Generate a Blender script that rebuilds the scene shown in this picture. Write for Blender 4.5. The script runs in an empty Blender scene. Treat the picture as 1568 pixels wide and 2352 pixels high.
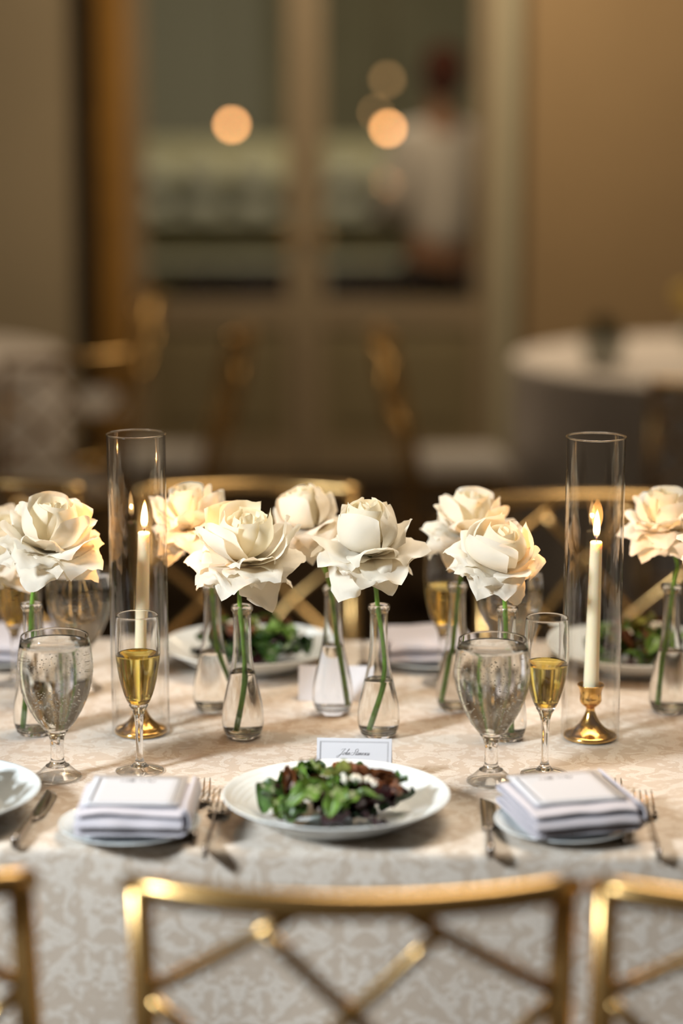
import bpy, math, random
from mathutils import Vector, Matrix, noise
R = math.radians
PI = math.pi
scene = bpy.context.scene
C = scene.collection

# ------------------------------------------------------------------ camera
CAM_H, TABLE_Z = 1.605, 0.76
cam_d = bpy.data.cameras.new('camera')
cam_d.sensor_fit = 'VERTICAL'; cam_d.sensor_height = 36.0; cam_d.sensor_width = 24.0
cam_d.lens = 76.53
cam_d.clip_start = 0.05; cam_d.clip_end = 60
cam_d.dof.use_dof = True
cam_d.dof.focus_distance = 2.85
cam_d.dof.aperture_fstop = 1.15
cam = bpy.data.objects.new('camera', cam_d); C.objects.link(cam)
cam.location = (0, 0, CAM_H)
cam.rotation_euler = (R(90 - 10.492), 0, 0)
scene.camera = cam

# ------------------------------------------------------------------ world, lights, exposure
w = bpy.data.worlds.new('world'); scene.world = w; w.use_nodes = True
bg = w.node_tree.nodes['Background']
bg.inputs[0].default_value = (1.0, 0.80, 0.56, 1); bg.inputs[1].default_value = 0.13

def area(name, loc, target, size, power, col, sy=None, spread=180):
    l = bpy.data.lights.new(name, 'AREA'); l.energy = power; l.color = col
    l.shape = 'RECTANGLE' if sy else 'DISK'; l.size = size; l.spread = R(spread)
    if sy: l.size_y = sy
    o = bpy.data.objects.new(name, l); C.objects.link(o); o.location = loc
    o.rotation_euler = (Vector(target) - Vector(loc)).to_track_quat('-Z', 'Y').to_euler()
    return o
# the pale light from the front left that throws the shadows to the right
area('key_light', (-2.75, 0.65, 2.70), (0, 2.80, 0.85), 0.6, 11.5, (0.92, 0.97, 1.0), spread=40)
# warm ceiling fitting above the table
area('ceiling_light_table', (0.5, 3.3, 3.0), (0.05, 2.9, 0.76), 1.6, 20, (1.0, 0.84, 0.66), spread=95)
area('fill_light_far', (0.6, 8.0, 3.2), (0.6, 8.8, 0.8), 1.6, 50, (1.0, 0.76, 0.48))  # overhead fill added to brighten the back wall and the chairs before it
area('fill_light_next_room', (-0.2, 10.9, 2.95), (-0.2, 12.7, 0.9), 1.4, 58, (1.0, 0.88, 0.66))  # added front fill for the china shelves, no fitting there

scene.view_settings.view_transform = 'Standard'
scene.view_settings.look = 'None'
scene.view_settings.gamma = 1.0
scene.view_settings.use_curve_mapping = False
scene.view_settings.exposure = 0.0
cy = scene.cycles
cy.max_bounces = 22; cy.transmission_bounces = 20; cy.transparent_max_bounces = 24
cy.diffuse_bounces = 3; cy.glossy_bounces = 5
cy.caustics_reflective = False; cy.caustics_refractive = True
cy.sample_clamp_indirect = 6.0; cy.blur_glossy = 0.6
cy.use_denoising = True
cy.use_adaptive_sampling = True; cy.adaptive_threshold = 0.04

# ------------------------------------------------------------------ materials
MATS = {}
def new_mat(name):
    m = bpy.data.materials.new(name); m.use_nodes = True
    nt = m.node_tree; nt.nodes.clear()
    out = nt.nodes.new('ShaderNodeOutputMaterial')
    MATS[name] = m
    return m, nt, out
def N(nt, t, **kw):
    n = nt.nodes.new('ShaderNode' + t)
    for k, v in kw.items(): setattr(n, k, v)
    return n
def setin(n, **kw):
    for k, v in kw.items():
        n.inputs[k.replace('_', ' ')].default_value = v
def math_n(nt, op, a, b=None, c=None):
    n = N(nt, 'Math', operation=op)
    for i, x in enumerate((a, b, c)):
        if x is None: continue
        if isinstance(x, (int, float)): n.inputs[i].default_value = x
        else: nt.links.new(x, n.inputs[i])
    return n.outputs[0]
def ramp(nt, fac, stops, interp='LINEAR'):
    n = N(nt, 'ValToRGB'); n.color_ramp.interpolation = interp
    el = n.color_ramp.elements
    while len(el) < len(stops): el.new(0.5)
    for e, (p, c) in zip(el, stops):
        e.position = p; e.color = (*c, 1) if len(c) == 3 else c
    nt.links.new(fac, n.inputs[0])
    return n.outputs[0]
def pbr(name, col, rough=0.5, metal=0.0, spec=0.5, var=0.0, scale=30.0, bump=0.0, bscale=200.0, sss=0.0, sssr=(0.01, 0.006, 0.003), coat=0.0, sheen=0.0):
    m, nt, out = new_mat(name)
    b = N(nt, 'BsdfPrincipled')
    setin(b, Base_Color=(*col, 1), Roughness=rough, Metallic=metal)
    b.inputs['Specular IOR Level'].default_value = spec
    b.inputs['Coat Weight'].default_value = coat
    b.inputs['Sheen Weight'].default_value = sheen
    if sss:
        b.inputs['Subsurface Weight'].default_value = sss
        b.inputs['Subsurface Radius'].default_value = (1, 0.6, 0.3)
        b.inputs['Subsurface Scale'].default_value = sssr[0]
    tc = N(nt, 'TexCoord')
    if var:
        no = N(nt, 'TexNoise'); setin(no, Scale=scale, Detail=4.0)
        nt.links.new(tc.outputs['Object'], no.inputs['Vector'])
        lo = tuple(max(0, c * (1 - var)) for c in col); hi = tuple(min(1, c * (1 + var)) for c in col)
        nt.links.new(ramp(nt, no.outputs['Fac'], [(0.3, lo), (0.7, hi)]), b.inputs['Base Color'])
    if bump:
        no2 = N(nt, 'TexNoise'); setin(no2, Scale=bscale, Detail=3.0)
        nt.links.new(tc.outputs['Object'], no2.inputs['Vector'])
        bp = N(nt, 'Bump'); setin(bp, Strength=bump, Distance=0.001)
        nt.links.new(no2.outputs['Fac'], bp.inputs['Height'])
        nt.links.new(bp.outputs[0], b.inputs['Normal'])
    nt.links.new(b.outputs[0], out.inputs[0])
    return m

def damask(name, dark, light, su=0.15, sv=0.21, loc=(0, 0)):
    """woven damask: mirrored floral figure in satin on a matte ground"""
    m, nt, out = new_mat(name)
    tc = N(nt, 'TexCoord'); sx = N(nt, 'SeparateXYZ')
    nt.links.new(tc.outputs['Object'], sx.inputs[0])
    X, Y, Z = sx.outputs
    v = math_n(nt, 'ADD', math_n(nt, 'ADD', Y, Z), 10.0)
    u = math_n(nt, 'ADD', X, 10.0)
    # half drop repeat
    row = math_n(nt, 'FLOOR', math_n(nt, 'DIVIDE', v, sv * 2))
    u = math_n(nt, 'ADD', u, math_n(nt, 'MULTIPLY', math_n(nt, 'MODULO', row, 2.0), su))
    pu = math_n(nt, 'PINGPONG', u, su)
    pv = math_n(nt, 'PINGPONG', v, sv)
    cb = N(nt, 'CombineXYZ'); nt.links.new(pu, cb.inputs[0]); nt.links.new(pv, cb.inputs[1])
    n1 = N(nt, 'TexNoise'); setin(n1, Scale=36.0, Detail=3.0, Roughness=0.5, Distortion=1.5)
    nt.links.new(cb.outputs[0], n1.inputs['Vector'])
    fig = ramp(nt, n1.outputs['Fac'], [(0.47, (0, 0, 0)), (0.51, (1, 1, 1))])
    # veins drawn inside the figure
    n2 = N(nt, 'TexNoise'); setin(n2, Scale=60.0, Detail=2.0, Distortion=2.5)
    nt.links.new(cb.outputs[0], n2.inputs['Vector'])
    vein = ramp(nt, n2.outputs['Fac'], [(0.46, (1, 1, 1)), (0.49, (0.15, 0.15, 0.15)), (0.52, (1, 1, 1))])
    mask = math_n(nt, 'MULTIPLY', fig, vein)
    # weave hatch
    wv = N(nt, 'TexWave'); setin(wv, Scale=260.0, Distortion=1.5, Detail=1.0)
    wv.bands_direction = 'DIAGONAL'
    cb2 = N(nt, 'CombineXYZ'); nt.links.new(u, cb2.inputs[0]); nt.links.new(v, cb2.inputs[1])
    nt.links.new(cb2.outputs[0], wv.inputs['Vector'])
    mx = N(nt, 'MixRGB'); mx.inputs[1].default_value = (*dark, 1); mx.inputs[2].default_value = (*light, 1)
    mfac = math_n(nt, 'MULTIPLY', mask, math_n(nt, 'MULTIPLY_ADD', wv.outputs['Fac'], 0.25, 0.75))
    nt.links.new(mfac, mx.inputs[0])
    b = N(nt, 'BsdfPrincipled')
    nt.links.new(mx.outputs[0], b.inputs['Base Color'])
    nt.links.new(math_n(nt, 'MULTIPLY_ADD', mask, -0.30, 0.72), b.inputs['Roughness'])
    b.inputs['Specular IOR Level'].default_value = 0.45
    b.inputs['Sheen Weight'].default_value = 0.15
    big = N(nt, 'TexNoise'); setin(big, Scale=9.0, Detail=2.0)
    nt.links.new(cb2.outputs[0], big.inputs['Vector'])
    b1 = N(nt, 'Bump'); setin(b1, Strength=0.5, Distance=0.004); nt.links.new(big.outputs['Fac'], b1.inputs['Height'])
    b2 = N(nt, 'Bump'); setin(b2, Strength=0.35, Distance=0.0006)
    nt.links.new(math_n(nt, 'ADD', mask, math_n(nt, 'MULTIPLY', wv.outputs['Fac'], 0.5)), b2.inputs['Height'])
    nt.links.new(b1.outputs[0], b2.inputs['Normal'])
    nt.links.new(b2.outputs[0], b.inputs['Normal'])
    nt.links.new(b.outputs[0], out.inputs[0])
    return m

def glass(name, ior=1.45, col=(1, 1, 1), rough=0.0):
    m, nt, out = new_mat(name)
    g = N(nt, 'BsdfGlass'); setin(g, IOR=ior, Roughness=rough, Color=(*col, 1))
    nt.links.new(g.outputs[0], out.inputs[0])
    return m
def thin_glass(name, tint=(0.985, 0.985, 0.98), base=0.05, power=2.1):
    """single clear wall: straight-through light plus a mirror sheen that grows at grazing angles"""
    m, nt, out = new_mat(name)
    lw = N(nt, 'LayerWeight'); lw.inputs['Blend'].default_value = 0.5
    fr = math_n(nt, 'MULTIPLY_ADD', math_n(nt, 'POWER', lw.outputs['Facing'], power), 0.85, base)
    t = N(nt, 'BsdfTransparent'); t.inputs[0].default_value = (*tint, 1)
    g = N(nt, 'BsdfGlossy'); g.inputs['Roughness'].default_value = 0.02
    mx = N(nt, 'MixShader'); nt.links.new(fr, mx.inputs[0]); nt.links.new(t.outputs[0], mx.inputs[1]); nt.links.new(g.outputs[0], mx.inputs[2])
    nt.links.new(mx.outputs[0], out.inputs[0])
    return m
def emit(name, col, s):
    m, nt, out = new_mat(name)
    e = N(nt, 'Emission'); e.inputs[0].default_value = (*col, 1); e.inputs[1].default_value = s
    nt.links.new(e.outputs[0], out.inputs[0]); return m
def flame_mat(name, lo, hi, s, zmax, soft=0.0):
    """hot body, blue root, orange tip: a flame's own colours along its height"""
    m, nt, out = new_mat(name)
    tc = N(nt, 'TexCoord'); sx = N(nt, 'SeparateXYZ'); nt.links.new(tc.outputs['Object'], sx.inputs[0])
    t = math_n(nt, 'DIVIDE', sx.outputs[2], zmax)
    c = ramp(nt, t, [(0.0, (0.05, 0.10, 0.5)), (0.16, lo), (0.75, hi), (1.0, (1.0, 0.40, 0.09))])
    k = ramp(nt, t, [(0.0, (0.01, 0.01, 0.01)), (0.12, (0.05, 0.05, 0.05)), (0.30, (1, 1, 1)), (0.75, (0.8, 0.8, 0.8)), (1.0, (0.08, 0.08, 0.08))])
    e = N(nt, 'Emission'); nt.links.new(c, e.inputs[0])
    nt.links.new(math_n(nt, 'MULTIPLY', k, s), e.inputs[1])
    if soft:
        tr = N(nt, 'BsdfTransparent'); ad = N(nt, 'AddShader')
        nt.links.new(e.outputs[0], ad.inputs[0]); nt.links.new(tr.outputs[0], ad.inputs[1])
        nt.links.new(ad.outputs[0], out.inputs[0])
    else:
        nt.links.new(e.outputs[0], out.inputs[0])
    return m
def petal_mat(name, col, trans, tl=0.44):
    m, nt, out = new_mat(name)
    tc = N(nt, 'TexCoord')
    b = N(nt, 'BsdfPrincipled'); setin(b, Base_Color=(*col, 1), Roughness=0.55)
    b.inputs['Specular IOR Level'].default_value = 0.25
    b.inputs['Sheen Weight'].default_value = 0.1
    no = N(nt, 'TexNoise'); setin(no, Scale=420.0, Detail=3.0); nt.links.new(tc.outputs['Object'], no.inputs['Vector'])
    bp = N(nt, 'Bump'); setin(bp, Strength=0.25, Distance=0.0006); nt.links.new(no.outputs['Fac'], bp.inputs['Height'])
    nt.links.new(bp.outputs[0], b.inputs['Normal'])
    t = N(nt, 'BsdfTranslucent'); t.inputs[0].default_value = (*trans, 1)
    mx = N(nt, 'MixShader'); mx.inputs[0].default_value = tl
    nt.links.new(b.outputs[0], mx.inputs[1]); nt.links.new(t.outputs[0], mx.inputs[2])
    nt.links.new(mx.outputs[0], out.inputs[0])
    return m

damask('cloth', (0.545, 0.465, 0.38), (0.71, 0.66, 0.59))
pbr('linen', (0.57, 0.55, 0.60), 0.85, spec=0.2, bump=0.25, bscale=900, sheen=0.2)
pbr('far_linen', (0.80, 0.77, 0.78), 0.9, spec=0.1)
pbr('ceramic', (0.74, 0.80, 0.82), 0.12, spec=0.5, coat=0.3)
pbr('paper', (0.60, 0.61, 0.65), 0.8, spec=0.2)
pbr('ink', (0.035, 0.03, 0.035), 0.7, spec=0.2)
pbr('gold_paint', (0.66, 0.43, 0.17), 0.25, metal=0.9, var=0.12, scale=8)
pbr('cushion', (0.52, 0.51, 0.52), 0.9, spec=0.1)
pbr('brass', (0.72, 0.44, 0.13), 0.16, metal=1.0, var=0.2, scale=60)
pbr('steel', (0.40, 0.36, 0.32), 0.16, metal=1.0)
pbr('wax', (0.88, 0.78, 0.56), 0.45, sss=0.5, sssr=(0.02, 0, 0))
pbr('wick', (0.03, 0.02, 0.015), 0.9)
petal_mat('petal', (0.90, 0.88, 0.79), (0.90, 0.80, 0.62))
petal_mat('inner_petal', (0.89, 0.85, 0.72), (0.92, 0.84, 0.62), 0.48)
pbr('stem', (0.13, 0.27, 0.035), 0.40, var=0.35, scale=60, bump=0.2, bscale=300)
pbr('sepal', (0.08, 0.17, 0.03), 0.5, var=0.3, scale=60)
glass('glass'); glass('water', 1.333, (0.985, 0.99, 0.985))
glass('sparkling_wine', 1.343, (0.93, 0.82, 0.43))
thin_glass('thin_glass'); thin_glass('pane_glass', (0.86, 0.86, 0.82), 0.05, 3.0)
flame_mat('flame', (1.0, 0.60, 0.24), (1.0, 0.58, 0.22), 9.0, 0.042, soft=1)
flame_mat('flame_tip', (1.0, 0.42, 0.10), (1.0, 0.42, 0.10), 0.85, 0.056, soft=1)
for nm, c in dict(leaf_bright=(0.10, 0.19, 0.025), leaf_mid=(0.04, 0.095, 0.015), leaf_dark=(0.016, 0.036, 0.010), leaf_red=(0.030, 0.007, 0.008), leaf_amber=(0.13, 0.045, 0.014), leaf_pale=(0.25, 0.26, 0.06)).items():
    pbr(nm, c, 0.38, var=0.45, scale=70, bump=0.3, bscale=260)
pbr('nut', (0.17, 0.052, 0.016), 0.4, var=0.5, scale=180, bump=0.6, bscale=260)
pbr('cheese', (0.85, 0.80, 0.68), 0.6, var=0.08, scale=200)
pbr('berry', (0.02, 0.008, 0.01), 0.15)
# the room
pbr('carpet', (0.030, 0.020, 0.012), 0.95, spec=0.1, var=0.4, scale=12)
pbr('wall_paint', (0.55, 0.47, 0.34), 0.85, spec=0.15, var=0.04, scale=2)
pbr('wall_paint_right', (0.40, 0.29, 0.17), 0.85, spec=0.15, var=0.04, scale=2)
pbr('door_paint', (0.36, 0.29, 0.20), 0.6, var=0.05, scale=4)
pbr('panel_paint', (0.26, 0.22, 0.13), 0.6, var=0.05, scale=4)
pbr('pale_trim', (0.50, 0.47, 0.35), 0.6)
pbr('gilt_wood', (0.42, 0.22, 0.045), 0.45, var=0.2, scale=6)
pbr('dark_wood', (0.055, 0.035, 0.014), 0.5, var=0.3, scale=8)
pbr('far_wall', (0.38, 0.36, 0.24), 0.9, var=0.1, scale=2)
pbr('far_wall_pale', (0.50, 0.50, 0.40), 0.9)
pbr('porcelain', (0.62, 0.63, 0.55), 0.4)
pbr('black_fabric', (0.012, 0.006, 0.006), 0.8)
pbr('shirt', (0.80, 0.77, 0.80), 0.8)
pbr('skin', (0.42, 0.22, 0.14), 0.5)
pbr('hair', (0.09, 0.026, 0.014), 0.9, spec=0.1)
pbr('foliage', (0.075, 0.10, 0.05), 0.6, var=0.4, scale=20)
pbr('yellow_bloom', (0.55, 0.40, 0.10), 0.7)
emit('bulb', (1.0, 0.46, 0.17), 24.0)
emit('bulb_dim', (1.0, 0.55, 0.22), 3.2)
emit('bulb_faint', (1.0, 0.55, 0.22), 5.0)

# ------------------------------------------------------------------ mesh helpers
def me(name, V, F, mat, smooth=True):
    m = bpy.data.meshes.new(name); m.from_pydata([tuple(v) for v in V], [], F); m.update()
    if mat: m.materials.append(MATS[mat])
    if smooth: m.polygons.foreach_set('use_smooth', [True] * len(m.polygons))
    return m
def link(name, mesh, parent=None, loc=(0, 0, 0), rot=(0, 0, 0)):
    o = bpy.data.objects.new(name, mesh); C.objects.link(o)
    o.location = loc; o.rotation_euler = rot
    if parent: o.parent = parent
    return o
def obj(name, V, F, mat, parent=None, smooth=True, loc=(0, 0, 0), rot=(0, 0, 0)):
    return link(name, me(name, V, F, mat, smooth), parent, loc, rot)
def tag(o, label, cat, group=None):
    o['label'] = label; o['category'] = cat
    if group: o['group'] = group
    return o
def thing(name, label, cat, loc=(0, 0, 0), rz=0.0, group=None, rot=None):
    o = bpy.data.objects.new(name, None); C.objects.link(o); o.empty_display_size = 0.05
    o.location = loc; o.rotation_euler = rot if rot else (0, 0, rz)
    return tag(o, label, cat, group)
def struct(o):
    o['kind'] = 'structure'; return o
def copy_tree(o, parent=None):
    c = o.copy(); C.objects.link(c)
    if parent: c.parent = parent
    for ch in list(o.children): copy_tree(ch, c)
    return c
def place(o, label, loc, rz=0.0, rot=None):
    c = copy_tree(o); c['label'] = label; c.location = loc
    c.rotation_euler = rot if rot else (0, 0, rz)
    return c

class B:
    def __init__(s): s.V = []; s.F = []
    def add(s, V, F):
        n = len(s.V); s.V += [Vector(v) for v in V]; s.F += [tuple(i + n for i in f) for f in F]; return s
    def box(s, x0, x1, y0, y1, z0, z1, bev=0.0):
        if bev <= 0:
            V = [(x, y, z) for z in (z0, z1) for y in (y0, y1) for x in (x0, x1)]
            return s.add(V, [(0, 2, 3, 1), (4, 5, 7, 6), (0, 1, 5, 4), (2, 6, 7, 3), (0, 4, 6, 2), (1, 3, 7, 5)])
        b = bev; V = []
        for z, k in ((z0, b), (z0 + b, 0), (z1 - b, 0), (z1, b)):
            V += [(x0 + k, y0 + b, z), (x0 + b, y0 + k, z), (x1 - b, y0 + k, z), (x1 - k, y0 + b, z), (x1 - k, y1 - b, z), (x1 - b, y1 - k, z), (x0 + b, y1 - k, z), (x0 + k, y1 - b, z)]
        F = [tuple(range(7, -1, -1)), tuple(range(24, 32))]
        for r in range(3):
            for i in range(8):
                j = (i + 1) % 8; F.append((r * 8 + i, r * 8 + j, r * 8 + 8 + j, r * 8 + 8 + i))
        return s.add(V, F)
    def lathe(s, prof, n=48, off=(0, 0, 0)):
        V = []; F = []; rows = []
        for r, z in prof:
            if r < 1e-6: rows.append([len(V)]); V.append((off[0], off[1], z + off[2]))
            else:
                rows.append(list(range(len(V), len(V) + n)))
                V += [(off[0] + r * math.cos(2 * PI * i / n), off[1] + r * math.sin(2 * PI * i / n), z + off[2]) for i in range(n)]
        for a, b in zip(rows, rows[1:]):
            for i in range(n):
                j = (i + 1) % n
                if len(a) == 1 and len(b) == 1: continue
                if len(a) == 1: F.append((a[0], b[i], b[j])[::-1])
                elif len(b) == 1: F.append((a[i], a[j], b[0]))
                else: F.append((a[i], a[j], b[j], b[i]))
        return s.add(V, F)
    def tube(s, pts, rad, n=10, caps=True, flat=1.0):
        pts = [Vector(p) for p in pts]; m = len(pts)
        if not hasattr(rad, '__len__'): rad = [rad] * m
        V = []; F = []; up = None
        for i, p in enumerate(pts):
            t = (pts[min(i + 1, m - 1)] - pts[max(i - 1, 0)]).normalized()
            if up is None:
                up = Vector((0, 1, 0)) if abs(t.y) < 0.9 else Vector((1, 0, 0))
            up = (up - t * up.dot(t)).normalized(); sd = t.cross(up)
            for k in range(n):
                a = 2 * PI * k / n
                V.append(p + (sd * math.cos(a) + up * math.sin(a) * flat) * rad[i])
        for i in range(m - 1):
            for k in range(n):
                j = (k + 1) % n; F.append((i * n + k, i * n + j, i * n + n + j, i * n + n + k))
        if caps: F += [tuple(range(n - 1, -1, -1)), tuple(range((m - 1) * n, m * n))]
        return s.add(V, F)
    def blob(s, c, r, seed=0, amp=0.2, n=10, m=7, sq=(1, 1, 1)):
        V = []; F = []; rnd = Vector((seed * 7.31, seed * 3.17, seed * 1.93))
        for i in range(m + 1):
            th = PI * i / m
            for k in range(n):
                a = 2 * PI * k / n
                d = Vector((math.sin(th) * math.cos(a), math.sin(th) * math.sin(a), math.cos(th)))
                q = r * (1 + amp * noise.noise(d * 1.7 + rnd))
                V.append(Vector(c) + Vector((d.x * q * sq[0], d.y * q * sq[1], d.z * q * sq[2])))
        for i in range(m):
            for k in range(n):
                j = (k + 1) % n; F.append((i * n + k, i * n + n + k, i * n + n + j, i * n + j))
        return s.add(V, F)
    def grid(s, nu, nv, fn):
        V = [fn(i / (nu - 1), j / (nv - 1)) for j in range(nv) for i in range(nu)]
        F = [(j * nu + i, j * nu + i + 1, j * nu + nu + i + 1, j * nu + nu + i) for j in range(nv - 1) for i in range(nu - 1)]
        return s.add(V, F)
    def mesh(s, name, mat, smooth=True): return me(name, s.V, s.F, mat, smooth)
    def build(s, name, mat, parent=None, smooth=True, loc=(0, 0, 0), rot=(0, 0, 0)):
        return obj(name, s.V, s.F, mat, parent, smooth, loc, rot)
def spline(pts, per=6):
    pts = [Vector(p) for p in pts]; out = []
    for i in range(len(pts) - 1):
        p0 = pts[max(i - 1, 0)]; p1 = pts[i]; p2 = pts[i + 1]; p3 = pts[min(i + 2, len(pts) - 1)]
        for k in range(per):
            t = k / per
            out.append(0.5 * ((2 * p1) + (p2 - p0) * t + (2 * p0 - 5 * p1 + 4 * p2 - p3) * t * t + (3 * p1 - p0 - 3 * p2 + p3) * t ** 3))
    return out + [pts[-1]]
def sprof(prof, per=5):
    return [(max(0, v.x), v.y) for v in spline([(r, z, 0) for r, z in prof], per)]
def flat_norm(o):
    o.data.polygons.foreach_set('use_smooth', [False] * len(o.data.polygons)); return o

# ------------------------------------------------------------------ the room
def slab(name, x0, x1, y0, y1, z0, z1, mat, parent=None, bev=0.0):
    return B().box(x0, x1, y0, y1, z0, z1, bev).build(name, mat, parent, smooth=False)
WY = 9.6
floor = struct(slab('floor', -6, 6, -2.5, 17, -0.1, 0.0, 'carpet'))
ceiling = struct(slab('ceiling', -6, 6, -2.5, 17, 3.6, 3.7, 'wall_paint'))
wb = struct(slab('wall_back', -6, -1.16, WY, WY + 0.15, 0, 3.6, 'wall_paint'))
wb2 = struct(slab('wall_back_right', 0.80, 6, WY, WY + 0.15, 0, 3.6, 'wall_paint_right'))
wb3 = struct(slab('wall_back_top', -1.16, 0.80, WY, WY + 0.15, 2.75, 3.6, 'wall_paint'))
struct(slab('wall_far', -6, 6, 16.0, 16.15, 0, 3.6, 'far_wall'))
struct(slab('wall_far_bay', -2.4, -0.55, 15.7, 15.95, 0, 3.6, 'far_wall_pale'))
# door casing: dark outer strips, gilded post, pale jamb
struct(slab('trim_1', -1.16, -1.055, WY - 0.02, WY + 0.14, 0, 2.75, 'dark_wood'))
struct(slab('trim_2', -1.055, -0.935, WY - 0.09, WY + 0.14, 0, 2.75, 'gilt_wood', bev=0.01))
struct(slab('trim_3', 0.665, 0.765, WY - 0.05, WY + 0.14, 0, 2.75, 'pale_trim', bev=0.01))
struct(slab('trim_4', 0.765, 0.80, WY - 0.02, WY + 0.14, 0, 2.75, 'dark_wood'))
def leaf_door(n, x0, x1):
    d = bpy.data.objects.new('door_%d' % n, None); C.objects.link(d); struct(d); d.location = ((x0 + x1) / 2, WY + 0.05, 0)
    hw = (x1 - x0) / 2; s = 0.075
    b = B(); b.box(-hw, -hw + s, -0.03, 0.03, 0.005, 2.74); b.box(hw - s, hw, -0.03, 0.03, 0.005, 2.74)
    b.build('stile', 'door_paint', d, smooth=False)
    b = B(); b.box(-hw + s, hw - s, -0.03, 0.03, 0.66, 0.77); b.box(-hw + s, hw - s, -0.03, 0.03, 2.6, 2.74); b.box(-hw + s, hw - s, -0.03, 0.03, 0.005, 0.14)
    b.build('rail', 'pale_trim' if n == 9 else 'door_paint', d, smooth=False)
    B().box(-hw + s, hw - s, -0.012, 0.012, 0.14, 0.66).build('lower_panel', 'panel_paint', d, smooth=False)
    B().box(-hw + s + 0.07, hw - s - 0.07, -0.022, 0.0, 0.21, 0.59, 0.008).build('raised_panel', 'panel_paint', d, smooth=False)
    B().grid(2, 2, lambda u, v: Vector((-hw + s + 2 * (hw - s) * u, 0, 0.77 + 1.83 * v))).build('glass_pane', 'pane_glass', d, smooth=False)
    hx = hw - 0.04 if n == 1 else -hw + 0.04
    B().tube([(hx, -0.03, 1.05), (hx, -0.07, 1.05), (hx - 0.09 * (1 if n == 1 else -1), -0.07, 1.05)], 0.009).build('door_handle', 'brass', d)
leaf_door(1, -0.935, -0.165); leaf_door(2, -0.155, 0.665)

# ------------------------------------------------------------------ chairs
def make_chair(name, label, cat='chair'):
    t = thing(name, label, cat, group='gold lattice-back chairs')
    W = 0.40
    def py(z): return -0.165 - 0.095 * max(0, (z - 0.45)) / 0.45
    def P(tt, v):
        x = (tt - 0.5) * W; z = 0.885 - v
        return Vector((x, py(z) - 0.05 * (1 - (2 * tt - 1) ** 2), z))
    B().tube([P(-0.035 + 1.07 * i / 16, 0) for i in range(17)], [0.010] + [0.0135] * 15 + [0.010], 12).build('top_rail', 'gold_paint', t)
    for sx in (-1, 1):
        x = sx * W / 2
        B().tube([(x, -0.205, 0.002), (x, -0.175, 0.25), (x, -0.165, 0.45), (x, py(0.6), 0.6), (x, py(0.885), 0.885)], [0.011, 0.013, 0.0145, 0.014, 0.012], 12).build('back_post', 'gold_paint', t)
        B().tube([(sx * 0.185, 0.14, 0.44), (sx * 0.19, 0.145, 0.2), (sx * 0.195, 0.15, 0.002)], [0.0145, 0.013, 0.010], 12).build('front_leg', 'gold_paint', t)
        B().tube([(sx * 0.2, -0.180, 0.2), (sx * 0.19, 0.145, 0.2)], 0.008, 8).build('stretcher', 'gold_paint', t)
    B().tube([(-0.19, 0.145, 0.25), (0.19, 0.145, 0.25)], 0.008, 8).build('stretcher', 'gold_paint', t)
    B().tube([(-0.2, -0.175, 0.25), (0.2, -0.175, 0.25)], 0.008, 8).build('stretcher', 'gold_paint', t)
    r0, r1, r2, r3 = 0.032, 0.115, 0.215, 0.315
    bars = [[(0, r1), (0.37, 0.008)], [(0.70, r0), (0.5, r1), (0.29, r2), (0.0, r3)], [(0.30, r0), (0.5, r1), (0.71, r2), (1.0, r3)],
            [(0.63, 0.008), (1, r1)], [(0, r1), (0.29, r2), (0.5, r3)], [(1, r1), (0.71, r2), (0.5, r3)]]
    for q in bars:
        pts = []
        for (a, va), (b, vb) in zip(q, q[1:]):
            for k in range(4): pts.append(P(a + (b - a) * k / 4, va + (vb - va) * k / 4))
        pts.append(P(*q[-1]))
        B().tube(pts, 0.0078, 8).build('lattice_bar', 'gold_paint', t)
    for q in ((0.29, r2), (0.71, r2), (0.5, r1), (0, r1), (1, r1)):
        B().blob(P(*q), 0.0098, 1, 0.0, 10, 6).build('lattice_knot', 'gold_paint', t)
    B().tube([P(i / 12, 0.322) for i in range(13)], 0.009, 10).build('lower_rail', 'gold_paint', t)
    B().box(-0.2, 0.2, -0.165, 0.155, 0.42, 0.445, 0.008).build('seat', 'gold_paint', t, smooth=False)
    def cu(u, v):
        x = -0.195 + 0.39 * u; y = -0.155 + 0.31 * v
        e = min(u, 1 - u, v, 1 - v)
        return Vector((x, y, 0.447 + 0.045 * min(1, e * 9) ** 0.5))
    B().grid(17, 17, cu).build('cushion', 'cushion', t)
    return t
chair = make_chair('lattice_chair', 'gold lattice-back chair nearest the camera, in front of the salad plate')
chair.location = (0.012, 2.205, 0); chair.rotation_euler = (0, 0, R(-0.5))
place(chair, 'gold lattice-back chair cut off by the left edge in the foreground', (-0.505, 2.225, 0), R(0))
place(chair, 'gold lattice-back chair cut off by the lower right corner, touching its neighbour', (0.462, 2.19, 0), R(-3))
place(chair, 'gold chair on the far side of the table, behind the middle roses', (-0.175, 3.86, 0), R(181))
place(chair, 'gold chair on the far side of the table, behind the leftmost rose', (-0.72, 3.88, 0), R(178))
place(chair, 'gold chair on the far side of the table, behind the right candle', (0.475, 3.735, 0), R(183))
place(chair, 'blurred gold chair seen side-on, left of the gap before the doors', (-0.60, 7.15, 0), R(86))
place(chair, 'blurred gold chair seen side-on, right of the gap before the doors', (0.40, 7.10, 0), R(-86))
place(chair, 'blurred gold chair turned to the left table, lattice toward us', (-0.93, 6.60, 0), R(30))
place(chair, 'blurred farther gold chair beside the gilded door post', (-1.02, 8.55, 0), R(100))
place(chair, 'blurred gold chair with post cut off at the left edge', (-1.22, 6.15, 0), R(10))
place(chair, 'blurred gold chair before the white table on the right', (1.05, 6.02, 0), R(-3))

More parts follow.
